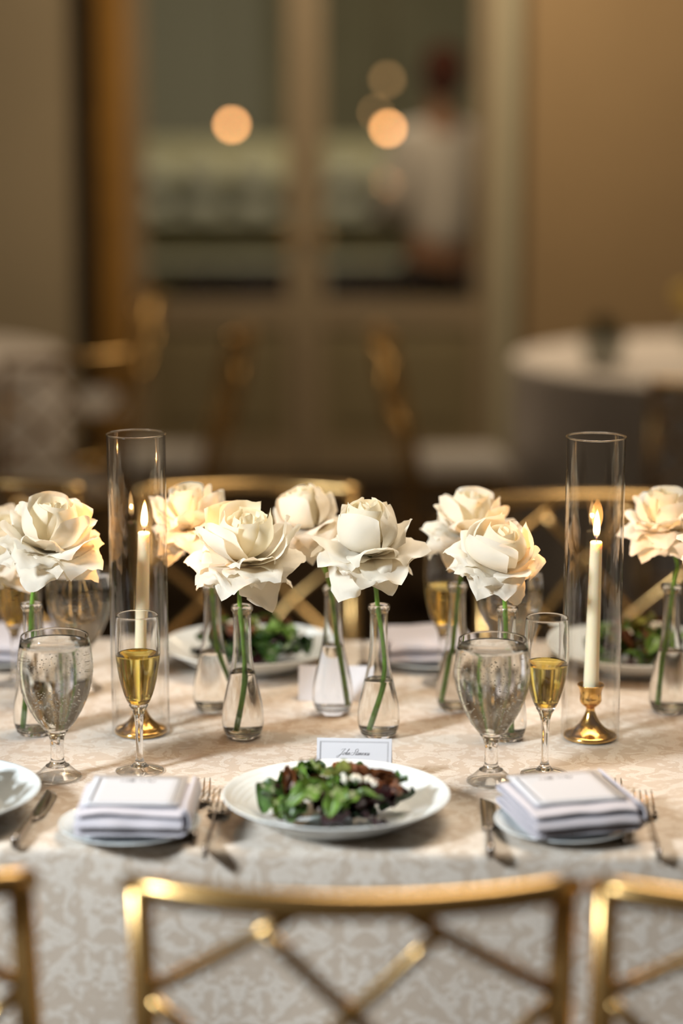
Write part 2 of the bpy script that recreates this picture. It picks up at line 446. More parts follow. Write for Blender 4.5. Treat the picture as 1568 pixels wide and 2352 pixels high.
# ------------------------------------------------------------------ tables
def rrect(hx, hy, r, n):
    """n points round a rounded rectangle with outward normals"""
    segs = [2 * (hx - r), PI * r / 2, 2 * (hy - r), PI * r / 2] * 2; L = sum(segs); out = []
    for i in range(n):
        s = L * i / n; k = 0
        while s > segs[k]: s -= segs[k]; k += 1
        q, odd = divmod(k, 2)
        cs = [(-(hx - r), -(hy - r)), (hx - r, -(hy - r)), (hx - r, hy - r), (-(hx - r), hy - r)]
        a0 = [-PI / 2, 0, PI / 2, PI][q]
        nx, ny = math.cos(a0), math.sin(a0)
        if not odd:
            c = cs[q]; tx, ty = -ny, nx
            out.append((c[0] + nx * r + tx * s, c[1] + ny * r + ty * s, nx, ny))
        else:
            c = cs[(q + 1) % 4]; a = a0 + s / r
            out.append((c[0] + math.cos(a) * r, c[1] + math.sin(a) * r, math.cos(a), math.sin(a)))
    return out
def drape(hx, hy, r, n, top, bottom, amp, freq, seed=0, er=0.012):
    b = B(); per = rrect(hx, hy, r, n); rows = []
    V = [Vector((0, 0, top))]
    rings = [(k / 10, None) for k in range(1, 11)]
    for k, _ in rings:
        st = len(V)
        for (x, y, nx, ny) in per: V.append(Vector(((x - nx * er) * k, (y - ny * er) * k, top)))
        rows.append(range(st, st + n))
    for j in range(1, 5):
        a = PI / 2 * j / 4; st = len(V)
        for (x, y, nx, ny) in per:
            wob = 0.0025 * noise.noise(Vector((x * 6, y * 6, seed)))
            q = -er + er * math.sin(a) + wob * math.sin(a)
            V.append(Vector((x + nx * q, y + ny * q, top - er + er * math.cos(a))))
        rows.append(range(st, st + n))
    H = top - er - bottom
    for j in range(1, 13):
        t = j / 12; st = len(V)
        for i, (x, y, nx, ny) in enumerate(per):
            s = (x * 1.0 - y * 0.7)
            wv = math.sin(s * freq + 2.2 * noise.noise(Vector((x * 2.2, y * 2.2, seed + 3)))) * 0.5 + 0.5
            q = 0.002 + amp * t ** 1.2 * wv + 0.004 * noise.noise(Vector((x * 9, y * 9, t * 4)))*t
            V.append(Vector((x + nx * q, y + ny * q, top - er - H * t)))
        rows.append(range(st, st + n))
    F = [(0, rows[0][i], rows[0][(i + 1) % n]) for i in range(n)]
    for a, c in zip(rows, rows[1:]):
        for i in range(n):
            j = (i + 1) % n; F.append((a[i], c[i], c[j], a[j]))
    b.add(V, F); return b
TROT = R(-2.4)
TC = Vector((0.0, 2.918, 0))
tcl = drape(1.25, 0.512, 0.03, 520, TABLE_Z, 0.012, 0.03, 17).build('tablecloth', 'cloth', None, loc=TC, rot=(0, 0, TROT))
tag(tcl, 'ivory damask cloth draped over the long dining table', 'tablecloth')
tab = thing('dining_table', 'long rectangular dining table standing under the ivory damask cloth', 'table', TC, TROT)
B().box(-1.2, 1.2, -0.48, 0.48, 0.70, 0.742, 0.004).build('tabletop', 'dark_wood', tab, smooth=False)
for sx in (-1, 1):
    for sy in (-1, 1): B().tube([(sx * 1.1, sy * 0.4, 0.0), (sx * 1.1, sy * 0.4, 0.70)], 0.025, 10).build('leg', 'dark_wood', tab)
for nm, c, lab in (('right', (1.45, 7.45, 0), 'blurred white cloth on the round table at right, with green centrepiece'), ('left', (-1.84, 7.55, 0), 'blurred white cloth on the round table at the left edge')):
    o = drape(0.86, 0.86, 0.855, 120, 0.76, 0.012, 0.05, 16, 5).build('round_tablecloth', 'far_linen', None, loc=c)
    tag(o, lab, 'tablecloth', 'cloths on the round tables')
# blurred greenery on the right table
cp = thing('centrepiece', 'dark green leafy centrepiece on the white table at right', 'flowers', (0.87, 7.22, 0.762))
B().lathe([(0, 0), (0.05, 0), (0.07, 0.06), (0.075, 0.10), (0.0, 0.10)], 20).build('bowl', 'porcelain', cp)
rnd = random.Random(4)
for i in range(26):
    a = rnd.uniform(0, 2 * PI); el = rnd.uniform(0.1, 1.3); L = rnd.uniform(0.07, 0.12)
    d = Vector((math.cos(a) * math.cos(el), math.sin(a) * math.cos(el), math.sin(el)))
    sd = d.cross(Vector((0, 0, 1))).normalized()
    b = B().grid(3, 5, lambda u, v: d * (L * v) + sd * ((u - 0.5) * 0.05 * math.sin(PI * (0.1 + 0.85 * v))) + Vector((0, 0, 0.10 - 0.03 * v * v)))
    b.build('leaf', 'foliage', cp)
yf = thing('yellow_flower_vase', 'small vase of yellow flowers at the right edge of the far white table', 'flowers', (1.28, 7.9, 0.762))
B().lathe(sprof([(0, 0), (0.03, 0), (0.04, 0.04), (0.02, 0.1), (0.025, 0.12)], 3), 20).build('vase', 'porcelain', yf)
for i in range(9):
    B().blob((rnd.uniform(-0.06, 0.06), rnd.uniform(-0.06, 0.06), rnd.uniform(0.13, 0.20)), 0.03, i, 0.3).build('bloom', 'yellow_bloom', yf)

# ------------------------------------------------------------------ the next room behind the glass doors
def shelf_unit(name, label, x0, x1, y, zs):
    t = thing(name, label, 'shelf', ((x0 + x1) / 2, y, 0)); hw = (x1 - x0) / 2
    for s in (-1, 1): B().box(s * hw - 0.02, s * hw + 0.02, -0.18, 0.18, 0.0, 1.43).build('side_panel', 'far_wall_pale', t, smooth=False)
    for z in zs: B().box(-hw, hw, -0.18, 0.18, z - 0.025, z, 0).build('shelf_board', 'far_wall_pale', t, smooth=False)
    B().box(-hw, hw, 0.17, 0.19, 0.0, 1.43).build('back_panel', 'far_wall', t, smooth=False)
    return t
zs = (0.52, 0.76, 1.02, 1.22)
shelf_unit('china_shelf', 'pale china shelf seen through the left glass door', -1.25, -0.26, 12.6, zs)
shelf_unit('china_shelf', 'pale china shelf seen through the right glass door', -0.12, 0.85, 12.6, zs)
def plate_stack(x, y, z, n, r, label):
    t = thing('plate_stack', label, 'plates', (x, y, z + 0.002), group='white china on the shelves behind the doors')
    for k in range(n):
        B().lathe([(0, 0), (r * 0.55, 0), (r, 0.02), (r * 0.98, 0.024), (r * 0.5, 0.008), (0, 0.008)], 24, (0, 0, k * 0.013)).build('plate', 'porcelain', t)
names = {0: 'left', 1: 'right'}
pos = {1.02: 'upper middle', 1.22: 'top'}
for side, xs in ((0, (-1.08, -0.80, -0.50)), (1, (0.03, 0.30, 0.62))):
    for z in (1.02, 1.22):
        for k, x in enumerate(xs):
            plate_stack(x, 12.5, z, 6 if z < 1.1 else 5, 0.115, 'blurred white china stack, %s shelf behind the %s door, %s in its row' % (pos[z], names[side], ('leftmost', 'centre', 'rightmost')[k]))
for k, (x, wd, lab) in enumerate([(-0.80, 0.10, 'small black box on the low shelf behind the left door'), (-0.47, 0.17, 'wide black box on the low shelf behind the left door'),
                                 (0.10, 0.19, 'wide black box on the low shelf behind the right door'), (0.52, 0.20, 'wine-dark box on the low shelf behind the right door')]):
    t = thing('dark_box', lab, 'box', (x, 12.48, 0.522))
    B().box(-wd, wd, -0.1, 0.1, 0, 0.13, 0.01).build('body', 'black_fabric', t, smooth=False)
    B().box(-wd - 0.005, wd + 0.005, -0.105, 0.105, 0.13, 0.165, 0.01).build('lid', 'black_fabric', t, smooth=False)
def sconce(x, z, mat, label, rad, Y=15.7):
    t = thing('wall_lamp', label, 'lamp', (x, Y, z))
    B().lathe([(0, 0), (0.05, 0), (0.05, 0.012), (0, 0.012)], 20).build('back_plate', 'brass', t, rot=(R(90), 0, 0))
    B().tube([(0, -0.01, 0), (0, -0.08, -0.02), (0, -0.12, 0.0)], 0.008).build('arm', 'brass', t)
    B().blob((0, -0.12, 0.04), rad, 0, 0, 16, 10).build('globe', mat, t)
    return t
def hang(x, z, mat, label, rad, Y):
    t = thing('pendant_lamp', label, 'lamp', (x, Y, z), group='pendant lamps in the room behind the doors')
    B().blob((0, 0, 0), rad, 0, 0, 18, 12).build('globe', mat, t)
    B().lathe([(0, rad * 0.85), (rad * 0.6, rad * 0.85), (rad * 0.4, rad * 1.4), (0, rad * 1.5)], 18).build('cap', 'brass', t)
    B().tube([(0, 0, rad * 1.4), (0, 0, 3.6 - z)], 0.004, 6).build('cord', 'dark_wood', t)
hang(-0.60, 1.52, 'bulb', 'glowing orange lamp behind the left glass door', 0.021, 12.1)
hang(0.255, 1.50, 'bulb', 'glowing orange lamp behind the right glass door, beside the person', 0.021, 12.1)
hang(0.245, 1.76, 'bulb_dim', 'dim amber lamp above the brighter one, behind the right door', 0.021, 11.9)

hang(0.19, 1.585, 'bulb_faint', 'faint amber lamp between the bright and the dim one', 0.014, 12.3)

# person standing behind the right-hand door
def skinned(name, joints, edges, mat, parent, sub=2):
    m = bpy.data.meshes.new(name); m.from_pydata([j[0] for j in joints], edges, []); m.update()
    m.materials.append(MATS[mat])
    o = link(name, m, parent)
    s = o.modifiers.new('skin', 'SKIN'); s.use_smooth_shade = True
    for i, j in enumerate(joints):
        rr = j[1]; o.data.skin_vertices[0].data[i].radius = rr if isinstance(rr, tuple) else (rr, rr)
    o.data.skin_vertices[0].data[0].use_root = True
    o.modifiers.new('sub', 'SUBSURF').levels = sub; o.modifiers['sub'].render_levels = sub
    return o
pn = thing('person', 'person in a white shirt with dark hair, standing behind the right glass door', 'person', (0.445, 10.02, 0), R(205))
J = [((0, 0, 0.98), (0.13, 0.10)), ((0, 0, 1.18), (0.125, 0.095)), ((0, 0.01, 1.42), (0.15, 0.105)), ((0, 0.01, 1.545), (0.06, 0.055)), ((0, 0, 1.63), (0.05, 0.05)),
     ((0, -0.015, 1.72), (0.072, 0.085)), ((0, -0.01, 1.81), (0.068, 0.08)),
     ((-0.17, 0, 1.46), 0.055), ((-0.22, -0.02, 1.20), 0.043), ((-0.16, -0.22, 1.10), 0.034), ((-0.13, -0.30, 1.12), (0.038, 0.018)),
     ((0.17, 0, 1.46), 0.055), ((0.22, -0.02, 1.20), 0.043), ((0.16, -0.22, 1.10), 0.034), ((0.13, -0.30, 1.12), (0.038, 0.018)),
     ((-0.09, 0, 0.88), 0.085), ((-0.10, -0.01, 0.50), 0.06), ((-0.10, 0.02, 0.09), 0.042), ((-0.11, -0.14, 0.035), (0.045, 0.03)),
     ((0.09, 0, 0.88), 0.085), ((0.10, -0.01, 0.50), 0.06), ((0.10, 0.02, 0.09), 0.042), ((0.11, -0.14, 0.035), (0.045, 0.03))]
E_ = [(0, 1), (1, 2), (2, 3), (3, 4), (4, 5), (5, 6), (2, 7), (7, 8), (8, 9), (9, 10), (2, 11), (11, 12), (12, 13), (13, 14), (0, 15), (15, 16), (16, 17), (17, 18), (0, 19), (19, 20), (20, 21), (21, 22)]
skinned('body', J, E_, 'skin', pn)
k = 1.16
SJ = [((0, 0, 0.94), (0.15, 0.115)), ((0, 0, 1.18), (0.145, 0.11)), ((0, 0.01, 1.42), (0.17, 0.12)), ((0, 0.01, 1.54), (0.07, 0.065)),
      ((-0.17, 0, 1.465), 0.068), ((-0.222, -0.02, 1.20), 0.055), ((-0.165, -0.21, 1.10), 0.046), ((0.17, 0, 1.465), 0.068), ((0.222, -0.02, 1.20), 0.055), ((0.165, -0.21, 1.10), 0.046)]
skinned('shirt', SJ, [(0, 1), (1, 2), (2, 3), (2, 4), (4, 5), (5, 6), (2, 7), (7, 8), (8, 9)], 'shirt', pn).modifiers.new('ease', 'DISPLACE').strength = 0.035
TJ = [((0, 0, 0.98), (0.145, 0.11)), ((-0.09, 0, 0.87), 0.10), ((-0.10, -0.01, 0.50), 0.078), ((-0.10, 0.02, 0.07), 0.065), ((0.09, 0, 0.87), 0.10), ((0.10, -0.01, 0.50), 0.078), ((0.10, 0.02, 0.07), 0.065)]
skinned('trousers', TJ, [(0, 1), (1, 2), (2, 3), (0, 4), (4, 5), (5, 6)], 'black_fabric', pn).modifiers.new('ease', 'DISPLACE').strength = 0.02
B().blob((0, 0.034, 1.772), 0.112, 2, 0.10, 18, 12, (0.86, 0.92, 1.12)).build('hair', 'hair', pn)
B().blob((0, -0.098, 1.735), 0.015, 1, 0.1, 8, 6, (0.8, 1.1, 1.3)).build('nose', 'skin', pn)
for s in (-1, 1):
    B().blob((s * 0.03, -0.088, 1.765), 0.010, 1, 0, 8, 6).build('eye', 'black_fabric', pn)
    B().blob((s * 0.076, 0.0, 1.75), 0.022, 1, 0.1, 8, 6, (0.4, 0.8, 1.2)).build('ear', 'skin', pn)
B().blob((0, -0.092, 1.69), 0.014, 1, 0, 8, 6, (1.5, 0.6, 0.4)).build('mouth', 'hair', pn)

# ------------------------------------------------------------------ glassware, candles
TZ = TABLE_Z + 0.0006
def interp(prof, z):
    for (r0, z0), (r1, z1) in zip(prof, prof[1:]):
        if z0 <= z <= z1 and z1 > z0: return r0 + (r1 - r0) * (z - z0) / (z1 - z0)
    return prof[-1][0]
def rim(r, z, t): return [(r, z - 0.0006), (r - t * 0.2, z - 0.0001), (r - t * 0.5, z), (r - t * 0.8, z - 0.0001), (r - t, z - 0.0006)]

# champagne flute
FO = sprof([(0.0045, 0.022), (0.0048, 0.045), (0.0055, 0.066), (0.0075, 0.079), (0.0125, 0.089), (0.0185, 0.103), (0.0238, 0.122), (0.0272, 0.142), (0.0287, 0.160), (0.0284, 0.182), (0.0272, 0.207)], 4)
FI = sprof([(0.0, 0.0935), (0.006, 0.0945), (0.0125, 0.1000), (0.0175, 0.108), (0.0225, 0.124), (0.0257, 0.142), (0.0272, 0.160), (0.0270, 0.182), (0.0260, 0.207)], 4)
def make_flute(label, lvl):
    t = thing('champagne_flute', label, 'glass', group='champagne flutes')
    foot = [(0, 0.0), (0.02, 0.0), (0.0305, 0.0), (0.0315, 0.0006), (0.0316, 0.0014), (0.0305, 0.0022), (0.020, 0.0045), (0.012, 0.0075)]
    B().lathe(foot, 64).build('foot', 'thin_glass', t)
    stem = [(0, 0.0072), (0.012, 0.0074), (0.0090, 0.0095), (0.0066, 0.0125), (0.0052, 0.017)] + [q for q in FO if q[1] < 0.0915] + [(0.009, 0.0925), (0, 0.0925)]
    B().lathe(stem, 40).build('stem', 'glass', t)
    B().lathe([(0, 0.0927), (0.010, 0.0929)] + [q for q in FO if q[1] > 0.0915] + rim(0.0271, 0.2085, 0.0011) + FI[::-1], 64).build('bowl', 'glass', t)
    liq = [(0, 0.0933)] + [(r + 0.00025, z - 0.0001) for r, z in FI if 0.0936 < z < lvl] + [(interp(FI, lvl) + 0.0003, lvl), (interp(FI, lvl) - 0.001, lvl - 0.0008), (0, lvl - 0.0008)]
    B().lathe(liq, 64).build('sparkling_wine', 'sparkling_wine', t)
    return t
# stemmed water goblet
GO = sprof([(0.0088, 0.024), (0.0084, 0.036), (0.0088, 0.048), (0.0110, 0.057), (0.0170, 0.066), (0.0260, 0.078), (0.0355, 0.095), (0.0432, 0.114), (0.0472, 0.135), (0.0477, 0.152), (0.0460, 0.170), (0.0432, 0.186)], 4)
GI = sprof([(0.0, 0.0665), (0.008, 0.0675), (0.0150, 0.0715), (0.0240, 0.081), (0.0335, 0.0965), (0.0412, 0.115), (0.0453, 0.135), (0.0458, 0.152), (0.0442, 0.170), (0.0415, 0.186)], 4)
def make_goblet(label, mat, beads=True):
    t = thing('water_goblet', label, 'glass', group='stemmed water goblets')
    foot = [(0, 0.0), (0.022, 0.0), (0.030, 0.0), (0.0315, 0.001), (0.0315, 0.003), (0.0295, 0.0048), (0.0235, 0.0085), (0.0185, 0.0135), (0.0155, 0.0165)]
    B().lathe(foot, 64).build('foot', 'thin_glass', t)
    stem = [(0, 0.0160), (0.0155, 0.0165), (0.0148, 0.0174), (0.0128, 0.0180), (0.0105, 0.0205)] + [q for q in GO if q[1] < 0.0645] + [(0.0130, 0.0655), (0, 0.0655)]
    B().lathe(stem, 48).build('stem', 'glass', t)
    B().lathe([(0, 0.0657), (0.0140, 0.0659)] + [q for q in GO if q[1] > 0.0645] + rim(0.0431, 0.188, 0.0017) + GI[::-1], 72).build('bowl', mat, t)
    lvl = 0.1785
    liq = [(0, 0.0663)] + [(r + 0.0003, z - 0.0001) for r, z in GI if 0.0666 < z < lvl] + [(interp(GI, lvl) + 0.0003, lvl), (interp(GI, lvl) - 0.0012, lvl - 0.0009), (0, lvl - 0.0009)]
    B().lathe(liq, 72).build('water', 'water', t)
    if beads:       # condensation beads on the outside of the bowl
        rb = random.Random(12); b = B(); n = 0
        while n < 2600:
            a = rb.uniform(0, 2 * PI); z = rb.uniform(0.075, 0.176)
            if noise.noise(Vector((math.cos(a) * 2.2, math.sin(a) * 2.2, z * 45))) < rb.uniform(-0.35, 0.25): continue
            n += 1; r = interp(GO, z); q = rb.uniform(0.00025, 0.00062) * (1.25 if z < 0.12 else 1)
            nx, ny = math.cos(a), math.sin(a); c = Vector((r * nx, r * ny, z)); tx = Vector((-ny, nx, 0)); up = Vector((0, 0, 1)); nn = Vector((nx, ny, 0))
            V = [c + nn * q * 0.8] + [c - nn * q * 0.1 + (tx * math.cos(k * PI / 3) + up * math.sin(k * PI / 3) * rb.uniform(0.9, 1.5)) * q for k in range(6)] + [c - nn * q * 0.4]
            b.add(V, [(0, 1 + k, 1 + (k + 1) % 6) for k in range(6)] + [(7, 1 + (k + 1) % 6, 1 + k) for k in range(6)])
        o = b.build('condensation', 'water', t); o['kind'] = 'stuff'
    return t
flute = make_flute('champagne flute before the left candle', 0.157); flute.location = (-0.2614, 2.7147, TZ)
f2 = make_flute('champagne flute nearest the right candle', 0.149); f2.location = (0.2617, 2.6997, TZ)
place(f2, 'blurred champagne flute farther back, left of the right-hand goblet', (0.1504, 3.154, TZ))
place(flute, 'blurred champagne flute farther back at the left edge', (-0.486, 3.15, TZ))
gob = make_goblet('full water goblet beaded with droplets, front left', 'glass'); gob.location = (-0.364, 2.6867, TZ)
place(gob, 'full water goblet beaded with droplets, front right beside the flute', (0.1905, 2.6683, TZ), R(200))
gob2 = make_goblet('blurred water goblet behind the leftmost rose', 'glass', False); gob2.location = (-0.3843, 3.1168, TZ)
place(gob2, 'blurred water goblet behind the drooping rose at right', (0.2481, 3.1292, TZ))

# candle in brass holder in a glass cylinder
FLAME_W = 1.15
def make_candle_set(pos, ztop, lean, which, tip):
    x, y = pos
    h = thing('candle_holder', 'polished brass candlestick holding the %s taper' % which, 'candlestick', (x, y, TZ), group='brass candlesticks')
    prof = [(0, 0.001), (0.034, 0.0), (0.0358, 0.0008), (0.0366, 0.0032), (0.0362, 0.0052), (0.0345, 0.0068)] + sprof([(0.0315, 0.0078), (0.0245, 0.0115), (0.0160, 0.0190), (0.0105, 0.0275), (0.0072, 0.0350), (0.0060, 0.0395), (0.0066, 0.0430), (0.0105, 0.0462), (0.0142, 0.0505), (0.0150, 0.0545), (0.0147, 0.0580), (0.0148, 0.0640), (0.0160, 0.0690), (0.0182, 0.0735)], 3) + [(0.0186, 0.0746), (0.0182, 0.0752), (0.0165, 0.0745)] + [(0.0135, 0.070), (0.0118, 0.065), (0.0110, 0.056), (0.0, 0.055)]
    B().lathe(prof, 56).build('brass_body', 'brass', h)
    cyl = thing('glass_cylinder', 'clear glass cylinder around the %s candle' % which, 'glass', (x, y, TZ), group='glass cylinders')
    Rc = 0.0395; Hc = 0.415
    B().lathe([(Rc, 0.0), (Rc, Hc * 0.25), (Rc, Hc * 0.5), (Rc, Hc * 0.75), (Rc, Hc)], 96).build('glass_wall', 'thin_glass', cyl)
    b = B()
    V = []; F = []
    nS, nT = 96, 8
    for i in range(nS):
        a = 2 * PI * i / nS
        for k in range(nT):
            q = 2 * PI * k / nT; rr = Rc + 0.0011 * math.cos(q)
            V.append((rr * math.cos(a), rr * math.sin(a), Hc + 0.0011 * math.sin(q)))
    for i in range(nS):
        for k in range(nT):
            i2, k2 = (i + 1) % nS, (k + 1) % nT
            F.append((i * nT + k, i2 * nT + k, i2 * nT + k2, i * nT + k2))
    b.add(V, F).build('polished_rim', 'glass', cyl)
    c = thing('taper_candle', 'lit ivory taper candle inside the %s glass cylinder' % which, 'candle', (x, y, TZ + 0.0558), group='lit taper candles', rot=(0, lean, 0))
    L = ztop - 0.0558
    B().lathe([(0, 0), (0.0098, 0), (0.0102, 0.004), (0.0104, 0.02), (0.0094, L * 0.5), (0.0080, L - 0.004), (0.0079, L - 0.001), (0.0070, L), (0.0045, L - 0.0012), (0, L - 0.0014)], 40).build('wax', 'wax', c)
    B().tube([(0, 0, L - 0.002), (0.0003, 0, L + 0.004), (0.001, 0, L + 0.0085)], [0.0009, 0.0008, 0.0005], 8).build('wick', 'wick', c)
    zf = L + 0.003
    B().lathe(sprof([(0, 0), (0.0028, 0.004), (0.0044, 0.011), (0.0045, 0.017), (0.0036, 0.026), (0.0020, 0.035), (0, 0.042)], 5), 24).build('flame', 'flame', c, loc=(0, 0, zf))
    fl = bpy.data.lights.new('flame_glow', 'POINT'); fl.energy = FLAME_W; fl.color = (1.0, 0.46, 0.13); fl.shadow_soft_size = 0.0025
    g = bpy.data.objects.new('flame_glow', fl); C.objects.link(g); g.parent = c; g.location = (0, 0, zf + 0.018)
    if tip:
        B().lathe(sprof([(0, 0.010), (0.0045, 0.016), (0.0078, 0.030), (0.0066, 0.042), (0.0030, 0.052), (0, 0.057)], 5), 24).build('flame_tip', 'flame_tip', c, loc=(0, 0, zf))
make_candle_set((-0.2759, 2.893), 0.281, R(2.2), 'left', False)
make_candle_set((0.339, 2.8677), 0.273, R(0.8), 'right', True)

# ------------------------------------------------------------------ bud vases and roses
VO = sprof([(0.0205, 0.0), (0.0250, 0.006), (0.0280, 0.016), (0.0287, 0.026), (0.0275, 0.042), (0.0238, 0.062), (0.0190, 0.083), (0.0150, 0.103), (0.0129, 0.122), (0.0122, 0.145), (0.0122, 0.172)], 4)
VI = sprof([(0.0, 0.0085), (0.015, 0.0090), (0.0215, 0.0125), (0.0255, 0.0195), (0.0262, 0.028), (0.0250, 0.042), (0.0214, 0.062), (0.0167, 0.083), (0.0128, 0.103), (0.0108, 0.122), (0.0102, 0.145), (0.0102, 0.182)], 4)
def make_vase(label, lvl):
    t = thing('bud_vase', label, 'vase', group='glass bud vases')
    lip = [(0.0126, 0.1745), (0.0146, 0.1775), (0.0151, 0.1805), (0.0148, 0.1832), (0.0135, 0.1845), (0.0115, 0.1842)]
    B().lathe([(0, 0.0078), (0.0240, 0.0080)] + [q for q in VO if q[1] > 0.0075] + lip + VI[::-1], 56).build('body', 'glass', t)
    B().lathe([(0, 0.0012), (0.012, 0.0008), (0.0185, 0.0)] + [q for q in VO if q[1] < 0.0075] + [(0.0245, 0.0077), (0, 0.0077)], 56).build('thick_base', 'glass', t)
    liq = [(0, 0.0084)] + [(r + 0.00025, z - 0.0001) for r, z in VI if 0.0086 < z < lvl] + [(interp(VI, lvl) + 0.0003, lvl), (interp(VI, lvl) - 0.001, lvl - 0.0008), (0, lvl - 0.0008)]
    B().lathe(liq, 56).build('water', 'water', t)
    return t

def bez(c, t):
    a, b, d, e = c; s = 1 - t
    return (s**3 * a[0] + 3*s*s*t * b[0] + 3*s*t*t * d[0] + t**3 * e[0], s**3 * a[1] + 3*s*s*t * b[1] + 3*s*t*t * d[1] + t**3 * e[1])
def petal_mesh(ctrl, width, Rc, roll, tip, p, seed, mat, ruf=0.002, base=0.3, fold=0.0, axis_cup=True):
    nu, nv = 15, 14
    def fn(uu, vv):
        u = uu * 2 - 1
        ve = vv * (1 - tip * abs(u) ** p * vv)
        r, z = bez(ctrl, ve); r2, z2 = bez(ctrl, min(1, ve + 0.01)); r1, z1 = bez(ctrl, max(0, ve - 0.01))
        tx, tz = r2 - r1, z2 - z1; L = math.hypot(tx, tz) or 1; tx /= L; tz /= L
        nx, nz = -tz, tx
        hw = width * (base + (1 - base) * math.sin(PI * min(1, 0.08 + 0.62 * vv)) ** 0.8)
        s = u * hw
        a = max(-2.6, min(2.6, s / Rc))
        lat = Rc * math.sin(a); inn = Rc * (1 - math.cos(a))
        if axis_cup: x = r - inn; zz = z
        else: x = r + nx * inn; zz = z + nz * inn
        # edges roll back, the tip folds to a point
        back = roll * hw * (abs(u) ** 2.6) * (vv ** 1.6)
        x -= nx * back; zz -= nz * back
        lat *= 1 - fold * (vv ** 3) * abs(u) ** 2 * 0.6
        q = Vector((lat * 32 + seed * 5.1, vv * 2.1, seed * 2.7))
        d = ruf * vv * (noise.noise(q) + 0.9 * abs(u) * noise.noise(q * 2.3) + 0.5 * noise.noise(q * 5.1) * vv)
        # long soft crease down the petal
        d += 0.0011 * vv * math.sin(u * 4 + seed) 
        return Vector((x + nx * d, lat, zz + nz * d + 0.35 * d))
    return B().grid(nu, nv, fn).mesh('petal', mat)
def build_rose(label, base, pts, bloom, tilt, spin, size, kind, seed, vase_in=None):
    """base: stem foot (world); pts: stem path (world); bloom: bloom centre (world)"""
    rnd = random.Random(seed)
    t = thing('rose', label, 'rose', base, group='white roses in bud vases')
    o = Vector(base)
    path = [Vector(p) - o for p in pts]
    bl = Vector(bloom) - o
    rot = Matrix.Rotation(R(tilt[0]), 4, 'X') @ Matrix.Rotation(R(tilt[1]), 4, 'Y')
    M = Matrix.Translation(bl) @ rot @ Matrix.Rotation(R(spin), 4, 'Z') @ Matrix.Scale(size, 4)
    under = M @ Vector((0, 0, -0.012))
    sp = spline(path + [under], 6)
    B().tube(sp, [0.0031 + 0.0004 * math.sin(i * 1.3) * (0.5) for i in range(len(sp) - 3)] + [0.0035, 0.0042, 0.0052], 10).build('stem', 'stem', t)
    def put(mesh, az, dx=0.0, dz=0.0, pitch=0.0, nm='petal'):
        ob = bpy.data.objects.new(nm, mesh); C.objects.link(ob); ob.parent = t
        ob.matrix_local = M @ Matrix.Rotation(az, 4, 'Z') @ Matrix.Translation((dx, 0, dz)) @ Matrix.Rotation(pitch, 4, 'Y')
        return ob
    k = dict(kind)
    g = 2.39996
    az = rnd.uniform(0, 6)
    bs = k.get('bud', 1.0); bh = k.get('budh', 1.0)
    nc = k.get('core', 9)
    cop = k.get('open', 0.0)
    for i in range(nc):                                     # rolled heart of the flower
        f = i / max(1, nc - 1)
        rr = (0.004 + 0.019 * f) * bs
        top = (0.061 + 0.004 * math.sin(i * 2.1) + rnd.uniform(-0.004, 0.004)) * bh
        ctrl = [(0.004, 0.002), (rr * 1.75, 0.012 * bh), (rr * (1.35 + cop), 0.045 * bh), (rr * (0.72 + 0.9 * cop) , top)]
        m = petal_mesh(ctrl, rr * 1.75, rr * 1.05, 0.12 + 0.5 * cop, 0.10, 2.2, seed + i * 3.3, 'inner_petal', 0.0025 + 0.0035 * cop)
        put(m, az); az += g + rnd.uniform(-0.3, 0.3)
    for i in range(k.get('cups', 4)):                       # petals that wrap the bud
        rr = (0.0265 + 0.002 * i) * bs
        ctrl = [(0.005, 0.0), (rr * 1.45, 0.006 * bh), (rr * (1.38 + cop * 0.7), 0.042 * bh), (rr * (k.get('close', 0.92) + cop * 1.1), (0.063 - 0.003 * i) * bh)]
        m = petal_mesh(ctrl, 0.034 * bs, rr * 1.08, 0.25 + 0.4 * cop, 0.16, 1.9, seed + 40 + i * 2.1, 'petal', 0.0028)
        put(m, az); az += g * 0.82 + rnd.uniform(-0.3, 0.3)
    for i in range(k.get('mid', 5)):                        # opening petals, rims rolled back
        q = rnd.uniform(0.9, 1.12)
        ctrl = [(0.006, -0.002), (0.036 * q, 0.002), (0.046 * q, 0.022 + k.get('lift', 0)), (0.066 * q, 0.026 + k.get('lift', 0) + rnd.uniform(-0.008, 0.008))]
        m = petal_mesh(ctrl, 0.039 * q, 0.048, 0.55, 0.28, 1.2, seed + 60 + i * 1.7, 'petal', 0.0045, fold=0.5)
        put(m, az, pitch=rnd.uniform(-0.12, 0.12)); az += 2 * PI / k.get('mid', 5) + rnd.uniform(-0.25, 0.25)
    no = k.get('outer', 8)
    for i in range(no):                                     # spread petals with pointed tips
        q = rnd.uniform(0.88, 1.12)
        ctrl = [(0.006, -0.004), (0.030 * q, 0.001), (0.054 * q, 0.008), (0.076 * q, -0.010 + rnd.uniform(-0.008, 0.012))]
        m = petal_mesh(ctrl, 0.043 * q, 0.075, 0.65, rnd.uniform(0.30, 0.44), rnd.choice((0.85, 1.0, 1.3)), seed + 80 + i * 1.3, 'petal', 0.008, fold=rnd.uniform(0.4, 1.0), axis_cup=False)
        put(m, az, dz=-0.003, pitch=rnd.uniform(-0.15, 0.22)); az += 2 * PI / no + rnd.uniform(-0.2, 0.2)
    nl = k.get('low', 6)
